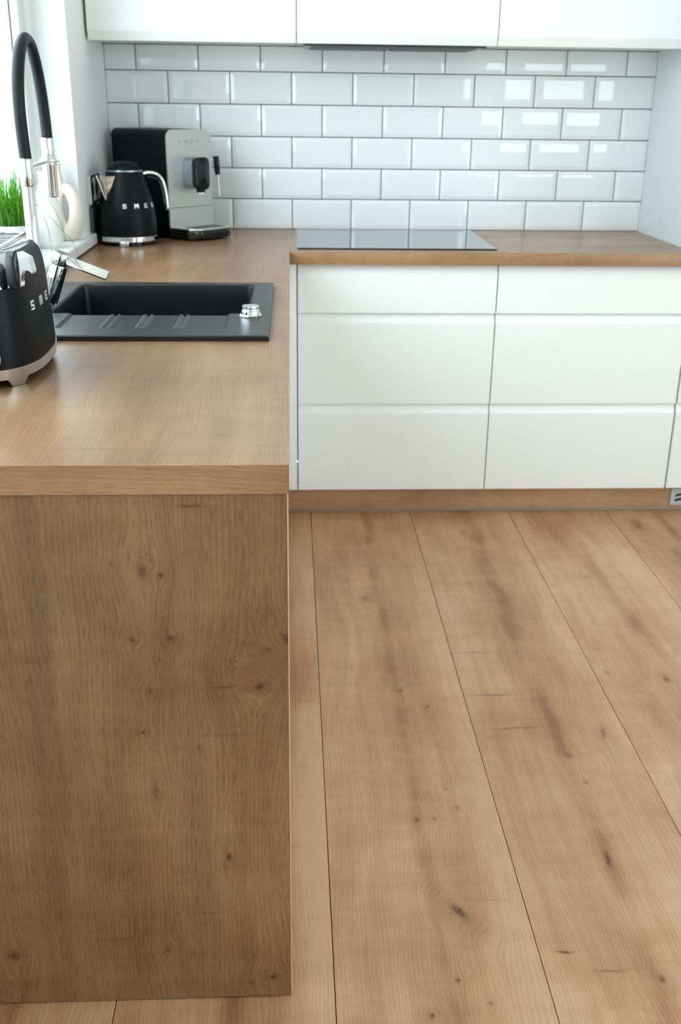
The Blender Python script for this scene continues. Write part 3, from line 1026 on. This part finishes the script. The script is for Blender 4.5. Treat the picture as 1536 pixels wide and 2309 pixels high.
# ================================================================== FAUCET
FX, FYY = -0.530, -1.55
fc = thing('kitchen_tap', 'tall chrome kitchen tap with a black arched hose and pull-down spray head', 'tap', (FX, FYY, ST))
R3 = lambda x, y, z: (x - FX, y - FYY, z - ST)
lathe('base_ring', [(0, 0), (0.0262, 0), (0.0262, 0.004), (0.0245, 0.0055), (0, 0.0055)], 'chrome', fc, 40, (0.006, -0.006))
lathe('column', [(0, 0.0055), (0.0128, 0.0055), (0.0128, 0.2405), (0.0125, 0.241), (0, 0.241)], 'chrome', fc, 36)
lathe('column_sleeve', [(0, 0.2412), (0.0133, 0.2412), (0.0138, 0.2425), (0.0138, 0.2925), (0.0132, 0.2945), (0, 0.2945)], 'chrome', fc, 36)
hp = [(FX, FYY, 1.176), (FX - 0.001, FYY - 0.004, 1.225), (FX - 0.001, FYY - 0.006, 1.275), (FX - 0.001, FYY + 0.004, 1.325), (FX, FYY + 0.030, 1.371), (FX, FYY + 0.068, 1.3975),
      (FX, FYY + 0.105, 1.4015), (FX, FYY + 0.143, 1.384), (FX, FYY + 0.177, 1.340), (FX, FYY + 0.198, 1.285), (FX, FYY + 0.208, 1.235), (FX, FYY + 0.210, 1.2095)]
tube('hose', [R3(*p) for p in catmull(hp, 8)], 0.0122, 'rubber', fc, 24)
ny = FYY + 0.210
nz = lambda z: z - ST
lathe('hose_ferrule', [(0, nz(1.174)), (0.0132, nz(1.174)), (0.0136, nz(1.176)), (0.0136, nz(1.208)), (0.0130, nz(1.2105)), (0, nz(1.2105))], 'chrome', fc, 36, (0, 0.210))
lathe('spray_head', [(0, nz(1.086)), (0.0142, nz(1.086)), (0.0150, nz(1.089)), (0.0150, nz(1.150)), (0.0162, nz(1.153)), (0.0162, nz(1.172)), (0.0150, nz(1.1738)), (0, nz(1.1738))], 'chrome', fc, 36, (0, 0.210))
ha = tube('holder_arm', [R3(FX + 0.002, FYY + 0.010, 1.160), R3(FX + 0.003, FYY + 0.10, 1.1625), R3(FX + 0.002, FYY + 0.192, 1.163)], 0.0040, 'chrome', fc, 14)
tube('holder_ring', [R3(FX + 0.0185 * math.cos(a_ * PI / 12), ny + 0.0185 * math.sin(a_ * PI / 12), 1.163) for a_ in range(-6, 19)], 0.0030, 'brushed', fc, 10)
# slanted mixer body with cap and lever
tilt = math.radians(20)
mm = Matrix.Translation(Vector((0.024, -0.020, 0.008))) @ Matrix.Rotation(tilt, 4, 'Y')
lathe('mixer_body', [(0, 0.004), (0.0176, 0.004), (0.0181, 0.010), (0.0181, 0.083), (0.0176, 0.0845), (0, 0.0845)], 'chrome', fc, 40, mtx=mm)
lathe('gap_ring', [(0, 0.0846), (0.0155, 0.0846), (0.0155, 0.0868), (0, 0.0868)], 'dark', fc, 32, mtx=mm)
cap = lathe('mixer_cap', [(0, 0.0869), (0.0181, 0.0869), (0.0185, 0.0885), (0.0185, 0.1085), (0.0172, 0.1105), (0, 0.1112)], 'chrome', fc, 40, mtx=mm)
bm = bmesh.new()
add_box(bm, (0.0150, -0.0105, 0.0945), (0.102, 0.0105, 0.1005), 0.0018, 2)
for v in bm.verts:
    f_ = (v.co.x - 0.0165) / 0.0835
    v.co.z -= 0.0975
    v.co = Matrix.Rotation(math.radians(48), 4, 'X') @ v.co
    v.co.z += 0.0985
    v.co = mm @ (Matrix.Rotation(math.radians(-6), 4, 'Z') @ v.co)
bm_obj('lever', bm, 'chrome', fc, smooth=True)

# ================================================================== TOASTER
TA = 0.0373
tc0 = (-0.4951, -2.0566)
ts = thing('toaster', 'matt black retro toaster with chrome top, chrome lever and chrome base', 'toaster', (tc0[0], tc0[1], ZW), (0, 0, TA))
# local axes: y = long axis pointing away from the camera, x = towards the room


def sup(a, hx, hy, n):
    c, s = math.cos(a), math.sin(a)
    return (hx * math.copysign(abs(c) ** (2 / n), c), hy * math.copysign(abs(s) ** (2 / n), s))


HX, HY = 0.0985, 0.1611


def ring(h, fx, fy, n=2.7, N=96):
    return [(*sup(2 * PI * k / N, HX * fx, HY * fy, n), h) for k in range(N)]


body_prof = [(0.0285, 0.985, 0.99), (0.0295, 1.0, 1.0), (0.06, 0.990, 0.990), (0.10, 0.965, 0.968), (0.15, 0.935, 0.940), (0.172, 0.910, 0.922),
             (0.183, 0.880, 0.900), (0.190, 0.845, 0.872), (0.195, 0.795, 0.832), (0.1975, 0.745, 0.795)]
loft('body', [ring(*p) for p in body_prof], 'matblack', ts)
# chrome top plate with two slots
tp_ = [(0.1976, 0.74, 0.79), (0.1995, 0.735, 0.785), (0.2015, 0.70, 0.755), (0.2025, 0.62, 0.70)]
tpl = loft('top_plate', [ring(*p) for p in tp_], 'chrome', ts)
for sx in (-0.030, 0.030):
    bm = grid_slab([sx - 0.024, sx - 0.017, sx + 0.017, sx + 0.024], [-0.108, -0.100, 0.100, 0.108], {(1, 1)}, 0.2015, 0.2070)
    bmesh.ops.bevel(bm, geom=[e for e in bm.edges if all(v.co.z > 0.2065 for v in e.verts)], offset=0.0022, segments=3, affect='EDGES')
    fr = bm_obj('slot_rim', bm, 'chrome', ts, smooth=True)
    box('slot_well', (sx - 0.0168, -0.0998, 0.2015), (sx + 0.0168, 0.0998, 0.2030), 'dark', fr)
    for wy in range(-4, 5):
        tube('wire', [(sx - 0.0155, wy * 0.02, 0.2042), (sx + 0.0155, wy * 0.02, 0.2042)], 0.0008, 'brushed', fr, 6)
# chrome base skirt with feet
N = 192
rt_, rb_ = [], []
for k in range(N):
    a = 2 * PI * k / N
    x, y = sup(a, HX * 1.010, HY * 1.006, 2.7)
    foot = 0.0
    for (qx, qy) in ((0.080, -0.137), (-0.080, -0.137), (0.080, 0.137), (-0.080, 0.137)):
        d = math.hypot(x - qx, y - qy)
        foot = max(foot, sm((0.0245 - d) / 0.009))
    rt_.append((x, y, 0.0300))
    rb_.append((x * (0.985 - 0.03 * foot), y * (0.985 - 0.03 * foot), 0.0135 - 0.0130 * foot))
bm = bmesh.new()
Ao = [bm.verts.new(p) for p in rt_]
Ai = [bm.verts.new((p[0] * 0.97, p[1] * 0.97, p[2])) for p in rt_]
Bo = [bm.verts.new(p) for p in rb_]
Bi = [bm.verts.new((p[0] * 0.96, p[1] * 0.96, p[2])) for p in rb_]
for k in range(N):
    j = (k + 1) % N
    bm.faces.new((Ao[k], Bo[k], Bo[j], Ao[j]))
    bm.faces.new((Ai[k], Ao[k], Ao[j], Ai[j]))
    bm.faces.new((Bo[k], Bi[k], Bi[j], Bo[j]))
    bm.faces.new((Bi[k], Ai[k], Ai[j], Bi[j]))
bm_obj('base', bm, 'brushed', ts, smooth=True)
loft('underside', [ring(0.014, 0.93, 0.93), ring(0.030, 0.95, 0.95)], 'dark', ts)


def surf(y, h):
    """point on the long room side at local y and height h, with outward normal"""
    for (a, b_) in zip(body_prof, body_prof[1:]):
        if a[0] <= h <= b_[0]:
            t = (h - a[0]) / (b_[0] - a[0])
            fx, fy = a[1] + (b_[1] - a[1]) * t, a[2] + (b_[2] - a[2]) * t
            break
    q = min(0.999, abs(y) / (HY * fy))
    x = HX * fx * (1 - q ** 2.7) ** (1 / 2.7)
    return x


def toaster_fn(s, h, w):
    e_ = 0.002
    x = surf(s, h)
    dx = (surf(s + e_, h) - surf(s - e_, h)) / (2 * e_)
    n = Vector((1, -dx, 0)).normalized()
    return (x + n.x * w, s + n.y * w, h)


letters(ts, toaster_fn, 0.0145, 0.0455, 'letter', -0.078, 0.108, 0.0016)
# chrome end strip, knob, black lever block and chrome lever at the near end


def end_strip(name, x0, x1, hmin, off):
    rows = []
    for (h, fx, fy) in body_prof[2:]:
        if h < hmin:
            continue
        rows.append([(x0 + (x1 - x0) * t / 8, -HY * fy * (1 - min(0.999, abs(x0 + (x1 - x0) * t / 8) / (HX * fx)) ** 2.7) ** (1 / 2.7), h) for t in range(9)])
    bm = bmesh.new()
    F_ = [[bm.verts.new((x, y - off, h + (off if h > 0.18 else 0))) for (x, y, h) in r] for r in rows]
    K_ = [[bm.verts.new((x, y + 0.001, h)) for (x, y, h) in r] for r in rows]
    for i in range(len(rows) - 1):
        for j in range(8):
            bm.faces.new((F_[i][j], F_[i][j + 1], F_[i + 1][j + 1], F_[i + 1][j]))
            bm.faces.new((K_[i][j], K_[i + 1][j], K_[i + 1][j + 1], K_[i][j + 1]))
        bm.faces.new((F_[i][0], F_[i + 1][0], K_[i + 1][0], K_[i][0]))
        bm.faces.new((F_[i][8], K_[i][8], K_[i + 1][8], F_[i + 1][8]))
    for j in range(8):
        bm.faces.new((F_[0][j], K_[0][j], K_[0][j + 1], F_[0][j + 1]))
        bm.faces.new((F_[-1][j], F_[-1][j + 1], K_[-1][j + 1], K_[-1][j]))
    return bm_obj(name, bm, 'chrome', ts, smooth=True)


end_strip('end_strip', 0.004, 0.044, 0.055, 0.0022)
end_strip('lever_plate', 0.0445, 0.070, 0.145, 0.0018)
mk = Matrix.Translation(Vector((0.034, -0.157, 0.050))) @ Matrix.Rotation(math.radians(90), 4, 'X')
lathe('dial', [(0, 0.0), (0.020, 0.0), (0.020, 0.004), (0.017, 0.006), (0.0165, 0.016), (0.015, 0.018), (0, 0.018)], 'chrome', ts, 36, mtx=mk)
# lever assembly: local frame e1 = out of the toaster (towards camera right), e2 = up
LO = Vector((0.0760, -0.1290, 0.178))
ang = math.radians(-16)
ml = Matrix.Translation(LO) @ Matrix.Rotation(ang, 4, 'Z')      # local x points outwards
N_ = 28


def disc(x0_, x1_, ry, rz, m, nm, b_=0.002, par=ts):
    rings = []
    for (xx, sc) in ((x0_, 0.9), (x0_ + b_, 1.0), (x1_ - b_, 1.0), (x1_, 0.9)):
        rings.append([ml @ Vector((xx, sup(2 * PI * k / 40, ry * sc, rz * sc, 2.8)[0], sup(2 * PI * k / 40, ry * sc, rz * sc, 2.8)[1])) for k in range(40)])
    return loft(nm, rings, m, par)


blk = disc(-0.003, 0.012, 0.012, 0.029, 'hobedge', 'lever_block')
disc(0.012, 0.0150, 0.0120, 0.027, 'glossblack', 'lever_collar', 0.001, blk)
# chrome lever profile in the (out, up) plane, extruded sideways
prof = [(0.0150, 0.026), (0.0200, 0.0285), (0.0420, 0.0205), (0.0480, 0.0000), (0.0445, -0.0040), (0.0405, 0.0000), (0.0330, 0.0015), (0.0260, 0.0005), (0.0215, -0.0035), (0.0190, -0.0100), (0.0180, -0.0220), (0.0150, -0.0240)]
bm = bmesh.new()
A_ = [bm.verts.new((0.015 + (p[0] - 0.015) * 0.72, -0.0065, p[1])) for p in prof]
B_ = [bm.verts.new((0.015 + (p[0] - 0.015) * 0.72, 0.0065, p[1])) for p in prof]
bm.faces.new(A_)
bm.faces.new(list(reversed(B_)))
for k in range(len(prof)):
    j = (k + 1) % len(prof)
    bm.faces.new((A_[k], B_[k], B_[j], A_[j]))
bmesh.ops.recalc_face_normals(bm, faces=bm.faces)
bmesh.ops.bevel(bm, geom=list(bm.edges), offset=0.0010, segments=2, affect='EDGES')
for v in bm.verts:
    v.co = ml @ v.co
bm_obj('lever', bm, 'chrome', ts, smooth=True)

# ================================================================== KETTLE
kt = thing('kettle', 'matt black retro kettle with chrome spout, handle and base ring', 'kettle', (-0.506, -0.425, ZW))
lathe('power_base', [(0, 0.0), (0.080, 0.0), (0.084, 0.002), (0.084, 0.009), (0.080, 0.011), (0, 0.011)], 'glossblack', kt, 56)
lathe('base_ring', [(0, 0.0112), (0.089, 0.0112), (0.0925, 0.014), (0.0920, 0.026), (0.0905, 0.0275), (0, 0.0275)], 'chrome', kt, 64)
KB = [(0.0275, 0.0900), (0.04, 0.0905), (0.07, 0.0900), (0.10, 0.0865), (0.13, 0.0810), (0.16, 0.0735), (0.185, 0.0660), (0.205, 0.0590), (0.2155, 0.0560)]
lathe('body', [(0, 0.0276)] + [(r, h) for h, r in KB] + [(0, 0.2156)], 'matblack', kt, 64)
lathe('lid_ring', [(0, 0.2157), (0.0555, 0.2157), (0.0560, 0.2175), (0.0555, 0.2200), (0, 0.2200)], 'silverblue', kt, 56)
lathe('lid', [(0, 0.2201), (0.0545, 0.2201), (0.0530, 0.2240), (0.0470, 0.2330), (0.0370, 0.2400), (0.0240, 0.2440), (0.0, 0.2455)], 'matblack', kt, 56)
# spout: V shaped channel on the left, turned a little to the camera
sa = math.radians(231)
msp = Matrix.Rotation(sa, 4, 'Z')
rings = []
for (h, rin, rout, wd) in ((0.135, 0.0775, 0.0795, 0.003), (0.150, 0.074, 0.084, 0.0065), (0.170, 0.069, 0.089, 0.0110), (0.190, 0.063, 0.0945, 0.0155), (0.205, 0.058, 0.1000, 0.0190)):
    base_w = wd * 1.15
    rings.append([msp @ Vector(p) for p in ((rin, -base_w, h), (rout - 0.004, -wd * 0.35, h), (rout, 0, h), (rout - 0.004, wd * 0.35, h), (rin, base_w, h), (rin - 0.004, 0, h))])
loft('spout', rings, 'chrome', kt, smooth=False)
for sd in (-1, 1):
    tube('spout_rim', [msp @ Vector(p) for p in ((0.0800, 0, 0.1355), (0.0830, sd * 0.0062, 0.150), (0.0870, sd * 0.0105, 0.170), (0.0920, sd * 0.0150, 0.190), (0.0965, sd * 0.0190, 0.206))], 0.0022, 'chrome', kt, 10)
# handle opposite the spout
hv = Matrix.Rotation(math.radians(18), 4, 'Z')
hpts = [(0.052, 0, 0.207), (0.075, 0, 0.2110), (0.098, 0, 0.2060), (0.114, 0, 0.190), (0.122, 0, 0.165), (0.126, 0, 0.135), (0.1275, 0, 0.108), (0.1260, 0, 0.098)]
tube('handle', [hv @ p for p in catmull(hpts, 6)], lambda t: 0.0085 if t < 0.9 else 0.0085 * (1 - (t - 0.9) * 2.5), 'chrome', kt, 20, 0.75)
tube('handle_grip', [hv @ Vector(p) for p in ((0.071, 0, 0.1995), (0.0975, 0, 0.193), (0.110, 0, 0.178), (0.1155, 0, 0.150), (0.1185, 0, 0.115))], 0.0055, 'glossblack', kt, 12, 0.8)
ft = box('foot', (-0.014, -0.0945, 0.0), (0.014, -0.082, 0.016), 'chrome', kt, bev=0.003)


def kettle_r(h):
    for (a, b_) in zip(KB, KB[1:]):
        if a[0] <= h <= b_[0]:
            return a[1] + (b_[1] - a[1]) * (h - a[0]) / (b_[0] - a[0])
    return 0.07


def kettle_fn(s, h, w):
    r = kettle_r(h) + w
    a = math.radians(-68) + s / 0.082
    return (r * math.cos(a), r * math.sin(a), h)


letters(kt, kettle_fn, 0.0128, 0.0345, 'letter', -0.030, 0.1125, 0.0016)

# ================================================================== COFFEE MACHINE
ma = math.radians(47)
# local: x along the front panel (left to right seen from the camera), -y out of the front
cm = thing('coffee_machine', 'black bean-to-cup coffee machine with brushed metal front and drip tray', 'coffee machine', (-0.386, -0.318, ZW), (0, 0, ma))
MW, MD, MH = 0.187, 0.275, 0.334


def rrect(w, h0, h1, r, n=8):
    """rounded top corners, rectangle in x (0..w) and z"""
    pts = [(0, h0), (w, h0)]
    for k in range(n + 1):
        a = k / n * PI / 2
        pts.append((w - r + r * math.cos(a), h1 - r + r * math.sin(a)))
    for k in range(n + 1):
        a = PI / 2 + k / n * PI / 2
        pts.append((r + r * math.cos(a), h1 - r + r * math.sin(a)))
    return pts


prism('body', rrect(MW, 0.006, MH, 0.024), 'y', 0.004, MD, 'matblack', cm, smooth=True)
prism('back_cover', rrect(MW - 0.010, 0.01, MH - 0.006, 0.022), 'y', MD, MD + 0.006, 'greyplastic', cm, smooth=True, mtx=Matrix.Translation((0.005, 0, 0)))
prism('front_panel', rrect(MW, 0.036, MH, 0.024), 'y', -0.002, 0.0038, 'alu', cm, smooth=True)
box('panel_seam', (0.001, -0.0025, 0.0960), (MW - 0.001, -0.0019, 0.0975), 'dark', cm)
# base with rounded front holding the drip tray
tr_ = []
for (x, y) in [(0.0, 0.004), (0.0, -0.060), (0.004, -0.085), (0.016, -0.103), (0.036, -0.113), (0.09, -0.118), (0.151, -0.113), (0.171, -0.103), (0.183, -0.085), (MW, -0.060), (MW, 0.004)]:
    tr_.append((x, y))
prism('tray_base', tr_, 'z', 0.006, 0.0335, 'glossblack', cm, bev=0.0015)
inner = [(MW / 2 + (x - MW / 2) * 0.985, y * 0.985 - 0.0025 if y < 0 else -0.0025) for x, y in tr_]
trp = prism('drip_tray', inner, 'z', 0.0337, 0.0375, 'brushed', cm, bev=0.0008)
for k in range(6):
    box('tray_slot', (0.035 + k * 0.022, -0.095, 0.0373), (0.047 + k * 0.022, -0.030, 0.0379), 'dark', trp)
for fx_ in (0.02, MW - 0.05):
    box('foot', (fx_, -0.07, 0), (fx_ + 0.03, -0.04, 0.006), 'dark', cm)
    box('foot', (fx_, MD - 0.05, 0), (fx_ + 0.03, MD - 0.02, 0.006), 'dark', cm)


def brr(x0_, x1_, z0_, z1_, r, n=6):
    pts = []
    for (cx, cz, a0) in ((x1_ - r, z1_ - r, 0), (x0_ + r, z1_ - r, 90), (x0_ + r, z0_ + r, 180), (x1_ - r, z0_ + r, 270)):
        for k in range(n + 1):
            a = math.radians(a0 + 90 * k / n)
            pts.append((cx + r * math.cos(a), cz + r * math.sin(a)))
    return pts


hb_ = prism('brew_head', brr(0.062, 0.126, 0.155, 0.250, 0.018), 'y', -0.045, -0.002, 'silverblue', cm, smooth=True)
hf = prism('brew_head_face', brr(0.064, 0.124, 0.153, 0.252, 0.018), 'y', -0.062, -0.045, 'glossblack', cm, bev=0.0015)
box('outlet', (0.080, -0.058, 0.144), (0.108, -0.040, 0.200), 'hobedge', hf, bev=0.004)
for xx in (0.088, 0.100):
    tube('nozzle', [(xx, -0.049, 0.150), (xx, -0.049, 0.138)], 0.003, 'chrome', hf, 12)
tube('steam_arm', [(0.1865, 0.02, 0.238), (0.200, 0.010, 0.238), (0.210, 0.0, 0.236)], 0.004, 'chrome', cm, 12)
sw = tube('steam_handle', [(0.210, 0.0, 0.250), (0.2105, -0.001, 0.238), (0.212, -0.003, 0.205), (0.213, -0.004, 0.192)], lambda t: 0.0095 if t < 0.8 else 0.0075, 'rubber', cm, 16)
tube('steam_wand', [(0.213, -0.004, 0.192), (0.2145, -0.005, 0.150), (0.216, -0.006, 0.125)], 0.0026, 'brushed', cm, 10)
letters(cm, lambda s, h, w: (s, -0.002 - w, h), 0.011, 0.026, 'letter_dull', 0.048, 0.292, 0.0008)

# ================================================================== WALL SOCKET AND BOARD BEHIND THE KETTLE
so = thing('wall_socket', 'steel-framed double wall socket on the left wall behind the kettle', 'socket', (XL, -0.395, 1.035))
bm = grid_slab([-0.078, -0.070, -0.004, 0.004, 0.070, 0.078], [-0.042, -0.034, 0.034, 0.042], {(1, 1), (3, 1)}, 0.0, 0.012)
for v in bm.verts:
    u, z, t = v.co
    v.co = (t, u, z)
bm_obj('frame', bm, 'brushed', so)
for yc in (-0.037, 0.037):
    ins = box('insert', (0.0, yc - 0.033, -0.034), (0.009, yc + 0.033, 0.034), 'brushed', so, bev=0.001)
    lathe('outlet', [(0.0195, 0.0091), (0.0205, 0.0100), (0.0190, 0.0102), (0.0185, 0.0092)], 'dark', ins, 32, mtx=Matrix.Translation(Vector((0, yc, 0))) @ Matrix.Rotation(PI / 2, 4, 'Y'))
bd = thing('serving_board', 'dark grey board leaning on the left wall behind the kettle', 'board', (XL + 0.0015, -0.395, ZW))
prism('board', brr(-0.075, 0.085, 0.0, 0.112, 0.012), 'x', 0.0, 0.0085, 'greyplastic', bd, bev=0.0012)
prism('handle_hole', brr(0.02, 0.055, 0.090, 0.100, 0.004), 'x', 0.0086, 0.0089, 'dark', bd)

# ================================================================== WINDOW SILL THINGS
SZ = 0.908
# beige ring vase
vr = thing('ring_vase', 'beige ceramic vase with a hole through its body on the window sill', 'vase', (-0.6440, -0.655, SZ))
bm = bmesh.new()
NP, NQ = 40, 20
verts = []
cz = 0.082
for i in range(NP):
    a = 2 * PI * i / NP
    rx, rz = 0.030, 0.062
    tk = 0.0200 + 0.0040 * math.cos(a + PI / 2)
    cxp, czp = rx * math.cos(a), cz + rz * math.sin(a)
    nn = Vector((math.cos(a) / rx, 0, math.sin(a) / rz)).normalized()
    verts.append([bm.verts.new((cxp + nn.x * tk * math.cos(2 * PI * j / NQ), tk * 0.95 * math.sin(2 * PI * j / NQ), max(0.0, czp + nn.z * tk * math.cos(2 * PI * j / NQ)))) for j in range(NQ)])
for i in range(NP):
    for j in range(NQ):
        bm.faces.new((verts[i][j], verts[(i + 1) % NP][j], verts[(i + 1) % NP][(j + 1) % NQ], verts[i][(j + 1) % NQ]))
for v in bm.verts:
    v.co = Matrix.Rotation(math.radians(-12), 4, 'Z') @ v.co
bm_obj('body', bm, 'beige', vr, smooth='all')
lathe('neck', [(0, 0.135), (0.020, 0.140), (0.0165, 0.165), (0.0115, 0.188), (0.0105, 0.205), (0.0130, 0.213), (0.0105, 0.2135), (0.008, 0.200), (0, 0.199)], 'beige', vr, 24, (-0.018, 0))
# white rounded vase
vw = thing('round_vase', 'white rounded ceramic vase on the sill behind the tap', 'vase', (-0.6640, -0.815, SZ))
lathe('body', [(0, 0), (0.026, 0), (0.036, 0.012), (0.043, 0.045), (0.044, 0.080), (0.038, 0.115), (0.026, 0.142), (0.016, 0.160), (0.013, 0.185), (0.0155, 0.200), (0.0125, 0.2005), (0.010, 0.184), (0, 0.183)], 'whitecer', vw, 36)
# grass in a white pot
pg = thing('potted_grass', 'bright green grass plant in a white pot on the window sill', 'plant', (-0.6650, -1.190, SZ))
lathe('pot', [(0, 0), (0.044, 0), (0.047, 0.003), (0.056, 0.098), (0.0565, 0.102), (0.0530, 0.102), (0.0520, 0.092), (0, 0.0905)], 'whitecer', pg, 48)
lathe('soil', [(0, 0.0906), (0.0515, 0.0906), (0.0505, 0.0960), (0.03, 0.0985), (0, 0.0975)], 'soil', pg, 32)
rg = random.Random(4)
bm = bmesh.new()


def blade(bm, pts, w):
    pts = [Vector(p) for p in pts]
    d = (pts[-1] - pts[0])
    side = Vector((-d.y, d.x, 0))
    if side.length < 1e-4:
        side = Vector((1, 0, 0))
    side.normalize()
    side = (side + Vector((rg.uniform(-.7, .7), rg.uniform(-.7, .7), 0))).normalized()
    L_, R_ = [], []
    n = len(pts) - 1
    for i, p in enumerate(pts):
        ww = w * (1 - (i / n) ** 2) * 0.5 + 0.0001
        L_.append(bm.verts.new(p - side * ww))
        R_.append(bm.verts.new(p + side * ww + Vector((0, 0, 0.0003))))
    for i in range(n):
        bm.faces.new((L_[i], R_[i], R_[i + 1], L_[i + 1]))


for k in range(620):
    a = rg.uniform(0, 2 * PI)
    r = 0.049 * math.sqrt(rg.random())
    h = rg.choice((rg.uniform(0.05, 0.11), rg.uniform(0.08, 0.13), rg.uniform(0.10, 0.165)))
    lean = rg.uniform(0.0, 0.045) * (1 + r * 12)
    a2 = a + rg.uniform(-0.9, 0.9)
    b0 = Vector((r * math.cos(a), r * math.sin(a), 0.094))
    dr = Vector((math.cos(a2), math.sin(a2), 0))
    cur = rg.uniform(0.6, 1.6)
    pts = [b0 + dr * lean * (t / 5) ** (1 + cur) + Vector((0, 0, h * (t / 5) - 0.25 * lean * (t / 5) ** 2)) for t in range(6)]
    blade(bm, pts, rg.uniform(0.0016, 0.0030))
o = bm_obj('grass_blades', bm, 'leaf', pg)
o['kind'] = 'stuff'
# long drooping blades reaching along the sill
droop = [[(0.03, 0.03, 0.10), (0.035, 0.10, 0.150), (0.038, 0.19, 0.155), (0.042, 0.28, 0.115), (0.044, 0.35, 0.060), (0.044, 0.385, 0.015)],
         [(0.03, 0.02, 0.10), (0.040, 0.10, 0.118), (0.046, 0.20, 0.100), (0.050, 0.30, 0.060), (0.066, 0.36, 0.020), (0.076, 0.385, -0.02)],
         [(0.03, 0.03, 0.10), (0.035, 0.08, 0.130), (0.040, 0.15, 0.170), (0.044, 0.22, 0.190), (0.046, 0.26, 0.186)],
         [(0.02, 0.03, 0.10), (0.030, 0.10, 0.125), (0.040, 0.16, 0.105), (0.044, 0.19, 0.060), (0.046, 0.195, 0.010)],
         [(0.0, 0.04, 0.10), (0.010, 0.10, 0.165), (0.020, 0.17, 0.185), (0.030, 0.25, 0.170), (0.034, 0.33, 0.118)]]
for d_ in droop:
    bm = bmesh.new()
    add_tube(bm, catmull(d_, 6), lambda t: 0.0011 * (1 - 0.6 * t), 6, 0.4)
    bm_obj('long_blade', bm, 'leaf', pg, smooth=True)
